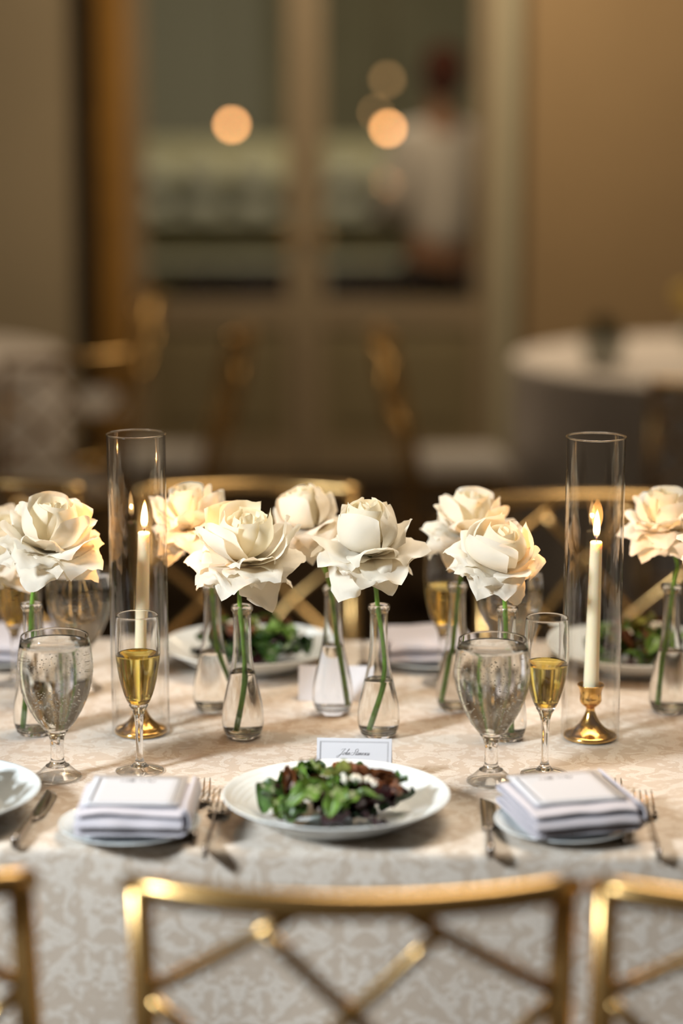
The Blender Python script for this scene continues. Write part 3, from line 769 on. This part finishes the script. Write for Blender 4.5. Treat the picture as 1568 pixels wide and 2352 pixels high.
    for i in range(nl):                                     # lowest petals hang down
        q = rnd.uniform(0.85, 1.12)
        ctrl = [(0.006, -0.006), (0.027 * q, -0.003), (0.050 * q, -0.009), (0.064 * q, -0.034)]
        m = petal_mesh(ctrl, 0.040 * q, 0.07, 0.55, rnd.uniform(0.30, 0.44), rnd.choice((0.85, 1.0, 1.3)), seed + 100 + i * 1.9, 'petal', 0.008, fold=rnd.uniform(0.4, 1.0), axis_cup=False)
        put(m, az, dz=-0.006, pitch=rnd.uniform(-0.1, 0.25)); az += 2 * PI / max(1, nl) + rnd.uniform(-0.25, 0.25)
    for i in range(5):                                      # sepals under the bloom
        a = i * 2 * PI / 5 + 0.4
        def fs(u, v):
            r = 0.004 + 0.022 * v; z = -0.012 - 0.020 * v * v
            return Vector((r, (u - 0.5) * 0.010 * (1 - v) ** 0.7, z + 0.003 * abs(u - 0.5)))
        put(B().grid(3, 6, fs).mesh('sepal', 'sepal'), a, nm='sepal')
    put(B().lathe([(0, -0.020), (0.004, -0.019), (0.0075, -0.012), (0.0078, -0.006), (0, -0.004)], 14).mesh('receptacle', 'sepal'), 0, nm='receptacle')
    return t

def stem_in(vx, vy, mids):
    """keeps the stem inside the vase: mids = [(dx, dy, z)] relative to the vase axis"""
    out = []
    for dx, dy, z in mids:
        if z < 0.185:
            lim = interp(VI, max(z, 0.0095)) - 0.0046
            d = math.hypot(dx, dy)
            if d > lim: dx *= lim / d; dy *= lim / d
        out.append((vx + dx, vy + dy, TZ + z))
    return out
KB = dict(bud=1.10, budh=1.08, close=0.66, core=10, cups=5, mid=4, outer=8, low=6)                    # tall round bud over spread petals
KO = dict(bud=1.15, budh=0.95, core=11, cups=5, open=0.55, mid=4, outer=8, low=6)       # heart blown open
KC = dict(bud=1.05, budh=1.0, core=10, cups=4, open=0.3, mid=7, outer=8, low=5, lift=0.012)
RS = [  # vase (x, y), water level, bloom centre, tilt, spin, size, kind, seed, stem offsets, labels
    ((-0.4216, 2.8887), 0.085, (-0.390, 2.858, 1.030), (14, 8), 20, 1.02, KC, 11, [(-0.012, -0.008, 0.011), (-0.004, -0.004, 0.10), (0.001, 0, 0.185), (0.010, -0.006, 0.225)],
     'large white rose at left beside the glass cylinder', 'glass bud vase behind the front left goblet'),
    ((-0.440, 3.035), 0.09, (-0.470, 3.02, 0.985), (24, -16), 80, 0.92, KO, 23, [(0.010, 0, 0.011), (0.004, 0, 0.10), (0.0, 0, 0.185), (-0.012, -0.005, 0.21)],
     'lower white rose half hidden at the left edge', 'glass bud vase half hidden behind the leftmost vase'),
    ((-0.1828, 3.0055), 0.088, (-0.2095, 3.0, 1.030), (8, -8), 140, 0.90, KC, 37, [(0.020, 0, 0.040), (0.006, 0, 0.09), (-0.001, 0, 0.185), (-0.006, 0, 0.215)],
     'candlelit white rose just right of the left glass cylinder', 'blurred glass bud vase before the far salad plate'),
    ((-0.1347, 2.874), 0.093, (-0.1305, 2.845, 1.018), (16, 4), 35, 1.04, KO, 41, [(-0.007, -0.006, 0.011), (0.003, 0, 0.09), (-0.003, 0, 0.185), (-0.002, -0.004, 0.215)],
     'white rose with a blown-open crumpled heart, front centre left', 'glass bud vase left of the place card'),
    ((-0.0124, 2.9941), 0.10, (-0.047, 2.995, 1.030), (10, -10), 200, 0.86, KB, 53, [(0.018, 0, 0.012), (0.006, 0, 0.10), (-0.004, 0, 0.185), (-0.018, 0, 0.225)],
     'blurred white rose with a tall bud, behind the two front centre roses', 'glass bud vase before the blank far place card'),
    ((0.0507, 2.8782), 0.080, (0.0345, 2.842, 1.028), (15, -2), 70, 1.0, KB, 67, [(-0.010, -0.004, 0.011), (0.008, 0, 0.095), (-0.002, 0, 0.185), (-0.006, -0.005, 0.22)],
     'white rose with a round ball-shaped bud, front centre right', 'glass bud vase behind the place card'),
    ((0.1640, 3.0101), 0.085, (0.180, 3.0, 1.020), (10, 6), 15, 0.94, KC, 71, [(-0.018, 0, 0.012), (-0.006, 0, 0.09), (0.003, 0, 0.185), (0.012, 0, 0.21)],
     'blurred white rose behind the drooping rose at right', 'glass bud vase left of the right-hand goblet'),
    ((0.2233, 2.8635), 0.085, (0.2070, 2.838, 1.016), (26, 10), 250, 0.90, dict(bud=1.3, budh=0.9, core=6, cups=5, mid=5, outer=8, low=5), 83, [(0.006, 0, 0.011), (0.001, 0, 0.10), (-0.003, 0, 0.185), (-0.008, -0.002, 0.22)],
     'drooping white rose with green sepals showing, left of the right candle', 'glass bud vase behind the front right goblet'),
    ((0.4663, 3.001), 0.09, (0.4540, 3.0, 1.026), (8, -6), 300, 0.88, KC, 97, [(-0.012, 0, 0.012), (-0.008, 0, 0.08), (0.002, 0, 0.185), (0.006, 0, 0.215)],
     'white rose right of the right glass cylinder', 'glass bud vase standing right of the right candle'),
    ((0.5250, 2.860), 0.09, (0.5130, 2.845, 1.030), (12, -8), 120, 0.92, KO, 101, [(-0.006, 0, 0.011), (0.0, 0, 0.09), (0.0, 0, 0.185), (-0.004, 0, 0.22)],
     'white rose of which only petal tips enter at the right edge', 'glass bud vase just past the right edge'),
]
for (vx, vy), lvl, bl, tilt, spin, size, kind, seed, mids, rl, vl in RS:
    v = make_vase(vl, lvl); v.location = (vx, vy, TZ)
    pts = stem_in(vx, vy, mids)
    build_rose(rl, pts[0], pts, bl, tilt, spin, size, kind, seed)

# ------------------------------------------------------------------ plates and salads
def make_plate(label, Rr, name='dinner_plate', ridges=True, group='white dinner plates'):
    t = thing(name, label, 'plate', group=group)
    k = Rr / 0.1375; hgt = 0.036 if ridges else 0.0145
    out = [(0, 0.0025), (0.070 * k, 0.0025), (0.073 * k, 0.0), (0.079 * k, 0.0), (0.083 * k, 0.004), (0.104 * k, hgt * 0.42), (0.128 * k, hgt * 0.86), (Rr * 0.993, hgt - 0.0022), (Rr, hgt - 0.0008), (Rr * 0.992, hgt)]
    inn = [(Rr * 0.975, hgt - 0.0008)]
    if ridges:
        for j in range(4):      # stepped rings on the rim
            r = 0.1315 - j * 0.0062; z = hgt - 0.0035 - j * 0.0040
            inn += [(r, z), (r - 0.0018, z - 0.0002), (r - 0.0030, z - 0.0022)]
        inn += [(0.102, 0.0135), (0.092, 0.0088), (0.080, 0.0062), (0.05, 0.0056), (0, 0.0056)]
    else:
        inn += [(0.118 * k, hgt * 0.62), (0.100 * k, hgt * 0.40), (0.088 * k, 0.0058), (0.05 * k, 0.0052), (0, 0.0052)]
    B().lathe(out + inn, 96).build('plate_body', 'ceramic', t)
    return t
def leaf_mesh(kind, seed, mat):
    rnd = random.Random(seed)
    L, W_ = {'lobed': (0.062, 0.019), 'round': (0.048, 0.025), 'strip': (0.075, 0.010), 'frill': (0.050, 0.024)}[kind]
    ph = rnd.uniform(0, 6); bend = rnd.uniform(-0.02, 0.03)
    nu, nv = 9, 15
    def fn(uu, vv):
        u = uu * 2 - 1
        prof = math.sin(PI * (0.06 + 0.92 * vv)) ** 0.7
        lob = 1.0
        if kind == 'lobed': lob = 0.55 + 0.45 * abs(math.sin(vv * 9 + ph))
        if kind == 'frill': lob = 0.75 + 0.25 * math.sin(vv * 24 + ph)
        hw = W_ * prof * lob
        z = bend * math.sin(PI * vv) + 0.006 * u * u * (1 if kind != 'strip' else 2)
        z += 0.0045 * abs(u) ** 1.5 * math.sin(vv * (26 if kind == 'frill' else 14) + ph + (1.5 if u > 0 else 0)) + 0.002 * math.sin(u * 5 + vv * 7 + ph)
        z -= 0.0016 * math.exp(-(u * 6) ** 2)
        return Vector((u * hw, (vv - 0.5) * L, z))
    return B().grid(nu, nv, fn).mesh('leaf', mat)
LM = {}
for kind, mats in (('lobed', ('leaf_bright', 'leaf_mid', 'leaf_red', 'leaf_dark')), ('round', ('leaf_mid', 'leaf_dark', 'leaf_red', 'leaf_bright')), ('strip', ('leaf_amber', 'leaf_pale', 'leaf_red', 'leaf_bright')), ('frill', ('leaf_bright', 'leaf_mid', 'leaf_red', 'leaf_amber'))):
    for q, mt in enumerate(mats): LM[kind, mt] = leaf_mesh(kind, q * 13 + len(kind) * 7 + q, mt)
NUT = [B().blob((0, 0, 0), 0.0075, i, 0.75, 12, 9, (1.2, 0.9, 0.75)).mesh('candied_nut', 'nut') for i in range(3)]
CHE = [B().blob((0, 0, 0), 0.0065, i + 9, 0.6, 10, 7, (1.1, 0.8, 0.9)).mesh('cheese_crumble', 'cheese') for i in range(3)]
BER = B().blob((0, 0, 0), 0.0055, 3, 0.15, 10, 8, (1.2, 0.9, 0.8)).mesh('dark_berry', 'berry')
def make_salad(label, seed, extra=()):
    rnd = random.Random(seed)
    t = thing('mixed_salad', label, 'salad', group='mixed leaf salads')
    keys = list(LM)
    def dome(x, y):
        d = (x / 0.094) ** 2 + (y / 0.080) ** 2
        return 0.008 + 0.034 * max(0, 1 - d) ** 0.7
    def put(nm, mesh, x, y, dz, rot, sc=1.0):
        o = link(nm, mesh, t, (x, y, dome(x, y) + dz), rot); o.scale = (sc, sc, sc); return o
    # dark under-layer, then brighter leaves; extra dark leaves among them stand in for shadows
    for i in range(30):
        a = rnd.uniform(0, 2 * PI); r = math.sqrt(rnd.random()) * 0.074
        x, y = r * math.cos(a) * 1.05, r * math.sin(a) * 0.9
        k = rnd.choice([('round', 'leaf_dark'), ('round', 'leaf_red'), ('lobed', 'leaf_red'), ('frill', 'leaf_red'), ('lobed', 'leaf_dark'), ('round', 'leaf_mid')])
        put('leaf', LM[k], x, y, -0.007, (rnd.uniform(-0.6, 0.6), rnd.uniform(-0.5, 0.5), rnd.uniform(0, 6.28)), rnd.uniform(0.7, 0.95))
    for i in range(24):
        a = rnd.uniform(0, 2 * PI); r = math.sqrt(rnd.random()) * 0.070
        x, y = r * math.cos(a), r * math.sin(a) * 0.9
        k = rnd.choice([('lobed', 'leaf_bright'), ('lobed', 'leaf_mid'), ('frill', 'leaf_bright'), ('frill', 'leaf_mid'), ('strip', 'leaf_amber'), ('strip', 'leaf_pale'), ('strip', 'leaf_red'), ('frill', 'leaf_red'), ('frill', 'leaf_amber'), ('round', 'leaf_dark'), ('round', 'leaf_dark'), ('lobed', 'leaf_red'), ('frill', 'leaf_red'), ('round', 'leaf_red'), ('lobed', 'leaf_dark')])
        put('leaf', LM[k], x, y, 0.002, (rnd.uniform(-0.7, 0.7), rnd.uniform(-0.6, 0.6), rnd.uniform(0, 6.28)), rnd.uniform(0.65, 0.95))
    for i in range(20):
        c = rnd.choice([(0.012, 0.02), (0.066, 0.0), (0.02, 0.015), (0.06, -0.006)])
        put('candied_nut', rnd.choice(NUT), c[0] + rnd.uniform(-0.016, 0.016), c[1] + rnd.uniform(-0.014, 0.014), 0.015, (rnd.uniform(0, 3), rnd.uniform(0, 3), rnd.uniform(0, 3)), rnd.uniform(0.8, 1.25))
    for i in range(6):
        put('cheese_crumble', rnd.choice(CHE), 0.008 + 0.007 * i + rnd.uniform(-0.004, 0.004), -0.022 + rnd.uniform(-0.006, 0.008), 0.017, (rnd.uniform(0, 3), rnd.uniform(0, 3), rnd.uniform(0, 3)), rnd.uniform(0.7, 1.1))
    for i in range(4):
        put('cheese_crumble', rnd.choice(CHE), rnd.uniform(-0.05, 0.0), rnd.uniform(-0.01, 0.035), 0.010, (rnd.uniform(0, 3), 0, 0), 0.5)
    for i, (x, y) in enumerate(((-0.03, 0.047), (-0.012, -0.058), (0.03, 0.03), (-0.055, -0.02))):
        put('dark_berry', BER, x, y, 0.010, (0, 0, i), 1.0)
    # a few leaves placed as the pile shows them: frilly crown, amber strip, pale rib, front greens
    for k, x, y, dz, rot, sc in extra: put('leaf', LM[k], x, y, dz, rot, sc)
    return t
plate = make_plate('white plate of salad, centre front, behind the nearest chair', 0.1375); plate.location = (-0.0063, 2.515, TZ)
EX = [(('frill', 'leaf_bright'), -0.034, 0.026, 0.006, (0.1, 0.2, 1.2), 0.9), (('frill', 'leaf_bright'), -0.045, 0.016, 0.006, (-0.3, -0.3, 0.6), 0.85), (('frill', 'leaf_mid'), -0.012, 0.028, 0.007, (0.1, 0.1, 1.9), 0.9),
      (('strip', 'leaf_amber'), -0.058, -0.005, 0.006, (0.9, 0.0, 0.15), 0.8), (('strip', 'leaf_red'), -0.050, -0.020, 0.006, (0.7, 0.2, 0.35), 0.8),
      (('strip', 'leaf_pale'), 0.0, -0.004, 0.012, (-0.5, 0, 0.7), 0.85), (('lobed', 'leaf_bright'), -0.030, -0.045, 0.008, (0.2, 0.5, -1.1), 0.95), (('lobed', 'leaf_bright'), 0.000, -0.052, 0.006, (0.5, 0.2, -0.3), 0.8),
      (('lobed', 'leaf_bright'), 0.030, -0.056, 0.005, (0.4, -0.1, -1.4), 0.9), (('lobed', 'leaf_mid'), 0.068, 0.026, 0.012, (-0.3, -0.3, 1.0), 0.8), (('lobed', 'leaf_pale') if ('lobed', 'leaf_pale') in LM else ('strip', 'leaf_pale'), 0.055, 0.03, 0.012, (-0.5, -0.3, 0.6), 0.5),
      (('frill', 'leaf_bright'), -0.070, -0.035, 0.003, (0.5, 0.1, 0.2), 0.6)]
sal = make_salad('mixed leaf salad with nuts and white cheese on the centre front plate', 5, EX)
sal.location = (-0.0063, 2.503, TZ + 0.0062)
for loc, pl, sl, rz in (((-0.502, 2.53), 'white plate of salad cut off by the left edge', 'mixed leaf salad on the plate at the left edge', 2.0),
                        ((-0.1402, 3.262), 'blurred white plate of salad behind the centre vases', 'blurred leaf salad on the far plate behind the centre vases', 3.3),
                        ((0.452, 3.255), 'blurred white plate of salad behind the right candle', 'blurred leaf salad on the far plate behind the right candle', 0.9)):
    place(plate, pl, (loc[0], loc[1], TZ)); place(sal, sl, (loc[0] + (0.008 if loc[0] < -0.3 else 0), loc[1], TZ + 0.0062), rz)
bp = make_plate('white bread plate under the left napkin', 0.084, 'bread_plate', False, 'white bread plates'); bp.location = (-0.2512, 2.472, TZ)
place(bp, 'white bread plate under the right napkin, beside the knife', (0.2655, 2.480, TZ))
place(bp, 'blurred far bread plate under the napkin behind the right goblet', (0.139, 3.275, TZ))
place(bp, 'blurred far bread plate under the napkin at the left edge', (-0.52, 3.285, TZ))

# ------------------------------------------------------------------ napkins with menu cards
def make_napkin(label, wx, dy, seed, layers=4, gap=0.0095):
    t = thing('folded_napkin', label, 'napkin', group='folded white napkins')
    # a sheet folded back and forth; cross-section in y-z swept along x
    path = []
    for k in range(layers):
        z = 0.003 + gap * k
        ys = [-dy / 2 + dy * j / 10 for j in range(11)]
        if k % 2: ys = ys[::-1]
        for y in ys: path.append((y, z))
        if k < layers - 1:
            ye = ys[-1]; sgn = 1 if ye > 0 else -1
            for q in (-0.5, 0, 0.5): path.append((ye + sgn * gap * 0.5 * math.cos(q * PI / 1.0), z + gap * 0.5 + gap * 0.5 * math.sin(q * PI)))
    n = len(path)
    def fn(u, v):
        y, z = path[min(n - 1, round(v * (n - 1)))]
        x = (u - 0.5) * wx
        e = abs(2 * u - 1)
        q = Vector((x * 18 + seed, y * 14, z * 30))
        zz = z * (1 - 0.10 * e ** 4) + 0.0022 * noise.noise(q) * (0.4 + z / 0.03) - 0.004 * (abs(2 * y / dy) ** 6) * (z / 0.03)
        return Vector((x + 0.003 * noise.noise(q + Vector((3, 9, 1))), y + 0.004 * noise.noise(Vector((x * 25, z * 60, seed))), zz))
    o = B().grid(21, n, fn).build('folded_cloth', 'linen', t)
    s = o.modifiers.new('thickness', 'SOLIDIFY'); s.thickness = 0.0042; s.offset = 0
    o.modifiers.new('round', 'SUBSURF').render_levels = 1
    # closed fold down one side
    def fold(u, v):
        a = -PI / 2 + PI * v
        return Vector((wx / 2 - 0.002 + 0.010 * math.cos(a), (u - 0.5) * dy * 0.98 , 0.019 + 0.0165 * math.sin(a) + 0.0015 * noise.noise(Vector((u * 6, v * 3, seed)))))
    f = B().grid(15, 9, fold).build('side_fold', 'linen', t)
    s = f.modifiers.new('thickness', 'SOLIDIFY'); s.thickness = 0.003
    return t
nap = make_napkin('folded white napkin with menu, left of the salad plate', 0.128, 0.130, 3); nap.location = (-0.243, 2.468, TZ + 0.0165); nap.rotation_euler = (0, 0, R(-2))
nap2 = make_napkin('folded white napkin with menu lying askew at right', 0.132, 0.140, 8); nap2.location = (0.268, 2.478, TZ + 0.0165); nap2.rotation_euler = (0, 0, R(14))
place(nap, 'blurred folded napkin on the far side, behind the right goblet', (0.132, 3.28, TZ + 0.0165), R(184))
place(nap2, 'blurred folded napkin on the far side at the left edge', (-0.52, 3.285, TZ + 0.0165), R(178))

def strokes_mesh(strokes, width, name, mat, z=0.0):
    """ink lines as thin ribbons in the x-y plane"""
    b = B()
    for st in strokes:
        if len(st) < 2: continue
        pts = [Vector((p[0], p[1], 0)) for p in st]; V = []; F = []
        for i, p in enumerate(pts):
            d = (pts[min(i + 1, len(pts) - 1)] - pts[max(i - 1, 0)]); d = d.normalized() if d.length > 1e-9 else Vector((1, 0, 0))
            wd = width * (0.6 + 0.7 * max(0, -d.y))
            nrm = Vector((-d.y, d.x, 0)) * wd / 2
            V += [p + nrm + Vector((0, 0, z)), p - nrm + Vector((0, 0, z))]
        for i in range(len(pts) - 1): F.append((2 * i, 2 * i + 1, 2 * i + 3, 2 * i + 2))
        b.add(V, F)
    return b.mesh(name, mat, False)
def frame_strokes(x0, x1, y0, y1): return [[(x0, y0), (x1, y0)], [(x1, y0), (x1, y1)], [(x1, y1), (x0, y1)], [(x0, y1), (x0, y0)]]
CAPS = {'M': [[(0, 0), (0.05, 1), (0.5, 0.15), (0.95, 1), (1, 0)]], 'E': [[(0.8, 1), (0, 1), (0, 0), (0.8, 0)], [(0, 0.52), (0.65, 0.52)]], 'N': [[(0, 0), (0, 1), (0.85, 0), (0.85, 1)]], 'U': [[(0, 1), (0, 0.3), (0.2, 0), (0.6, 0), (0.8, 0.3), (0.8, 1)]]}
def make_menu(label, loc, rz, wx, dy, rot=None):
    t = thing('menu_card', label, 'menu', loc, rot=rot or (0, 0, rz), group='printed menus on the napkins')
    def fn(u, v): return Vector(((u - 0.5) * wx, (v - 0.5) * dy, 0.0008 * math.cos((u - 0.5) * 2.2)))
    o = B().grid(7, 7, fn).build('card', 'paper', t); s = o.modifiers.new('thickness', 'SOLIDIFY'); s.thickness = 0.0004
    st = frame_strokes(-wx * 0.42, wx * 0.42, -dy * 0.43, dy * 0.40)
    link('border', strokes_mesh(st, 0.0012, 'border', 'ink', 0.0013), t)
    h = 0.0068; x = -0.0215; tx = []
    for ch in 'MENU':
        for s_ in CAPS[ch]: tx.append([(x + p[0] * h * 1.1, dy * 0.27 + p[1] * h) for p in s_])
        x += h * 1.65
    link('heading', strokes_mesh(tx, 0.0016, 'heading', 'ink', 0.0013), t)
    return t
make_menu('printed menu on the napkin left of the salad plate', (-0.243, 2.472, TZ + 0.0518), R(-2), 0.114, 0.112)
make_menu('printed menu on the askew napkin at right', (0.2670, 2.484, TZ + 0.0518), R(13), 0.114, 0.115)

# ------------------------------------------------------------------ cutlery
def make_fork(label):
    t = thing('fork', label, 'fork', group='silver forks')
    keys = [(-0.1075, 0.0032), (-0.05, 0.0065), (0.0, 0.0135), (0.028, 0.0090), (0.050, 0.0036), (0.075, 0.0046), (0.1075, 0.0135)]
    curve = spline([(0, y, z) for y, z in keys], 8)
    def hz(y):
        for a, b in zip(curve, curve[1:]):
            if a.y <= y <= b.y: return a.z + (b.z - a.z) * (y - a.y) / max(1e-9, b.y - a.y)
        return curve[-1].z
    pts = []; rad = []
    for i in range(17):
        f = i / 16; y = -0.1075 + 0.136 * f
        pts.append((0, y, hz(y))); rad.append(0.0082 * (1 - f) ** 1.5 + 0.0030 - (0.004 if i == 0 else 0))
    B().tube(pts, rad, 12, True, 0.30).build('handle', 'steel', t)
    def head(u, v):
        y = 0.026 + 0.026 * v; wd = 0.0028 + 0.0102 * min(1, v * 1.5) ** 0.75
        return Vector(((u - 0.5) * 2 * wd, y, hz(y) + 0.0006 - 0.0018 * (1 - (2 * u - 1) ** 2)))
    o = B().grid(9, 9, head).build('head', 'steel', t); o.modifiers.new('thickness', 'SOLIDIFY').thickness = 0.0018
    for i in range(4):
        x = -0.0111 + i * 0.0074
        ys = [0.050 + 0.0575 * k / 7 for k in range(8)]
        B().tube([(x * (1 - 0.04 * k / 7), y, hz(y)) for k, y in enumerate(ys)], [0.0018, 0.0018, 0.0017, 0.0017, 0.0016, 0.0015, 0.0013, 0.0006], 8, True, 0.8).build('tine', 'steel', t)
    return t
def make_knife(label):
    t = thing('table_knife', label, 'knife', group='silver knives')
    def blade(u, v):
        y = -0.01 + 0.115 * v; wd = 0.0115 * (1 - max(0, (v - 0.75) / 0.25) ** 2.5 * 0.85) * min(1, 0.55 + v * 3)
        return Vector((-0.006 + u * wd * 1.6, y, 0.0034 + 0.0004 * math.sin(PI * u)))
    o = B().grid(7, 16, blade).build('blade', 'steel', t); o.modifiers.new('thickness', 'SOLIDIFY').thickness = 0.0016
    pts = [(0, -0.105, 0.0055), (0, -0.10, 0.0055), (0, -0.085, 0.0055), (0, -0.055, 0.0055), (0, -0.025, 0.0055), (0, -0.010, 0.0045), (0, 0.002, 0.0035)]
    B().tube(pts, [0.006, 0.0098, 0.0100, 0.0082, 0.0068, 0.0055, 0.004], 14, True, 0.5).build('handle', 'steel', t)
    return t
fork = make_fork('silver fork right of the left napkin, farther from the plate'); 
def lay(o, a, b, L, z=0.0):
    a = Vector(a); b = Vector(b); d = b - a
    c = (a + b) / 2
    o.location = (c.x, c.y, TZ + z); o.rotation_euler = (0, 0, math.atan2(-d.x, d.y))
    return o
lay(fork, (-0.1715, 2.425), (-0.1765, 2.645), 0.215)
def lay_copy(src, label, a, b):
    c = copy_tree(src); c['label'] = label; return lay(c, a, b, 0.19)
lay_copy(fork, 'silver fork right beside the salad plate, its tines near the rim', (-0.1570, 2.385), (-0.1470, 2.60))
lay_copy(fork, 'silver fork partly hidden under the askew right napkin', (0.330, 2.425), (0.342, 2.645))
lay_copy(fork, 'silver fork at the right edge of the front setting', (0.3640, 2.378), (0.3735, 2.595))
knife = make_knife('silver knife between the salad plate and the right bread plate'); lay(knife, (0.1710, 2.380), (0.1775, 2.590), 0.21)
lay_copy(knife, 'silver knife beside the plate at the left edge', (-0.3800, 2.415), (-0.3640, 2.625))
lay_copy(fork, 'blurred far silver fork right of the far centre plate', (0.035, 3.37), (0.035, 3.18))
lay_copy(knife, 'blurred far silver knife left of the far centre plate', (-0.305, 3.36), (-0.305, 3.15))

# ------------------------------------------------------------------ place cards
SCRIPT = {
 'J': (1.35, [[(0.0, 1.75), (0.1, 2.15), (0.7, 2.3), (1.5, 2.35)], [(1.2, 2.33), (0.95, 1.6), (0.6, 0.3), (0.2, -0.7), (-0.3, -0.95), (-0.55, -0.65), (-0.2, -0.2), (0.5, 0.15), (1.2, 0.4)]]),
 'o': (0.85, [[(0.5, 0.95), (0.15, 0.75), (0.05, 0.3), (0.25, 0.0), (0.55, 0.15), (0.68, 0.6), (0.5, 0.95), (0.6, 0.75), (0.95, 0.8)]]),
 'h': (0.95, [[(0.0, 0.6), (0.4, 1.5), (0.62, 2.15), (0.5, 2.35), (0.35, 2.1), (0.22, 1.2), (0.12, 0.0)], [(0.14, 0.3), (0.4, 0.9), (0.6, 0.85), (0.58, 0.3), (0.68, 0.0), (0.95, 0.35)]]),
 'n': (0.95, [[(0.0, 0.4), (0.15, 0.92), (0.18, 0.7), (0.1, 0.0)], [(0.12, 0.3), (0.4, 0.9), (0.6, 0.85), (0.57, 0.3), (0.68, 0.0), (0.95, 0.35)]]),
 ' ': (0.75, []),
 'S': (1.25, [[(1.35, 1.8), (1.25, 2.3), (0.8, 2.35), (0.5, 1.95), (0.65, 1.4), (0.8, 0.8), (0.55, 0.15), (0.0, -0.05), (-0.5, 0.25), (-0.45, 0.75), (0.0, 0.95), (0.5, 0.8)]]),
 't': (0.55, [[(0.35, 1.9), (0.15, 0.6), (0.12, 0.1), (0.3, 0.0), (0.6, 0.4)], [(-0.05, 1.25), (0.6, 1.3)]]),
 'a': (0.92, [[(0.6, 0.8), (0.35, 0.95), (0.1, 0.6), (0.1, 0.15), (0.3, 0.0), (0.55, 0.4), (0.68, 0.9), (0.6, 0.3), (0.7, 0.0), (0.95, 0.35)]]),
 'e': (0.72, [[(0.0, 0.35), (0.35, 0.55), (0.52, 0.8), (0.35, 0.95), (0.12, 0.6), (0.1, 0.2), (0.3, 0.0), (0.75, 0.35)]]),
 's': (0.68, [[(0.0, 0.35), (0.3, 0.8), (0.38, 0.98), (0.42, 0.6), (0.48, 0.2), (0.25, 0.0), (0.08, 0.15)], [(0.3, 0.02), (0.7, 0.35)]]),
 'c': (0.70, [[(0.52, 0.75), (0.42, 0.95), (0.15, 0.7), (0.08, 0.25), (0.3, 0.0), (0.7, 0.35)]]),
 'u': (0.95, [[(0.05, 0.5), (0.2, 0.92), (0.1, 0.3), (0.2, 0.0), (0.42, 0.2), (0.62, 0.92), (0.55, 0.25), (0.66, 0.0), (0.95, 0.35)]]),
}
def script_line(txt, xh, slant=0.55):
    x = 0.0; out = []
    for ch in txt:
        adv, sts = SCRIPT[ch]
        for st in sts:
            pts = spline([(x + p[0] + p[1] * slant, p[1], 0) for p in st], 6)
            out.append([(q.x * xh, q.y * xh) for q in pts])
        x += adv
    wd = x * xh
    return [[(a - wd / 2, b) for a, b in st] for st in out], wd
def make_card(label, loc, rz, wx, hy, text):
    t = thing('place_card', label, 'card', loc, rz, group='tented place cards')
    a = R(24)      # lean of each half
    def half(sgn, name):
        o = B().box(-wx / 2, wx / 2, 0, hy, -0.00025, 0.00025).build(name, 'paper', t, smooth=False)
        o.rotation_euler = (R(90) - sgn * a, 0, 0) if sgn > 0 else (R(90) + a, 0, 0)
        o.location = (0, -sgn * hy * math.sin(a), 0)
        return o
    f = half(1, 'front_flap'); half(-1, 'rear_flap')
    if text:
        m = 0.0042
        b1 = strokes_mesh(frame_strokes(-wx / 2 + m, wx / 2 - m, m, hy - m), 0.00035, 'border', 'ink', 0.0004)
        b2 = strokes_mesh(frame_strokes(-wx / 2 + m + 0.0012, wx / 2 - m - 0.0012, m + 0.0012, hy - m - 0.0012), 0.00030, 'border', 'ink', 0.0004)
        link('border', b1, f); link('border', b2, f)
        st, wd = script_line(text, 0.00335)
        st = [[(p[0] + 0.0, p[1] + hy - 0.0215) for p in s_] for s_ in st]
        link('handwritten_name', strokes_mesh(st, 0.00042, 'handwritten_name', 'ink', 0.0004), f)
    return t
make_card('white tented place card with script name behind the salad plate', (0.0165, 2.678, TZ), R(-3.5), 0.0955, 0.060, 'John Stanescu')
make_card('blank back of a white place card behind the centre vase', (-0.012, 3.075, TZ), R(178), 0.100, 0.052, None)
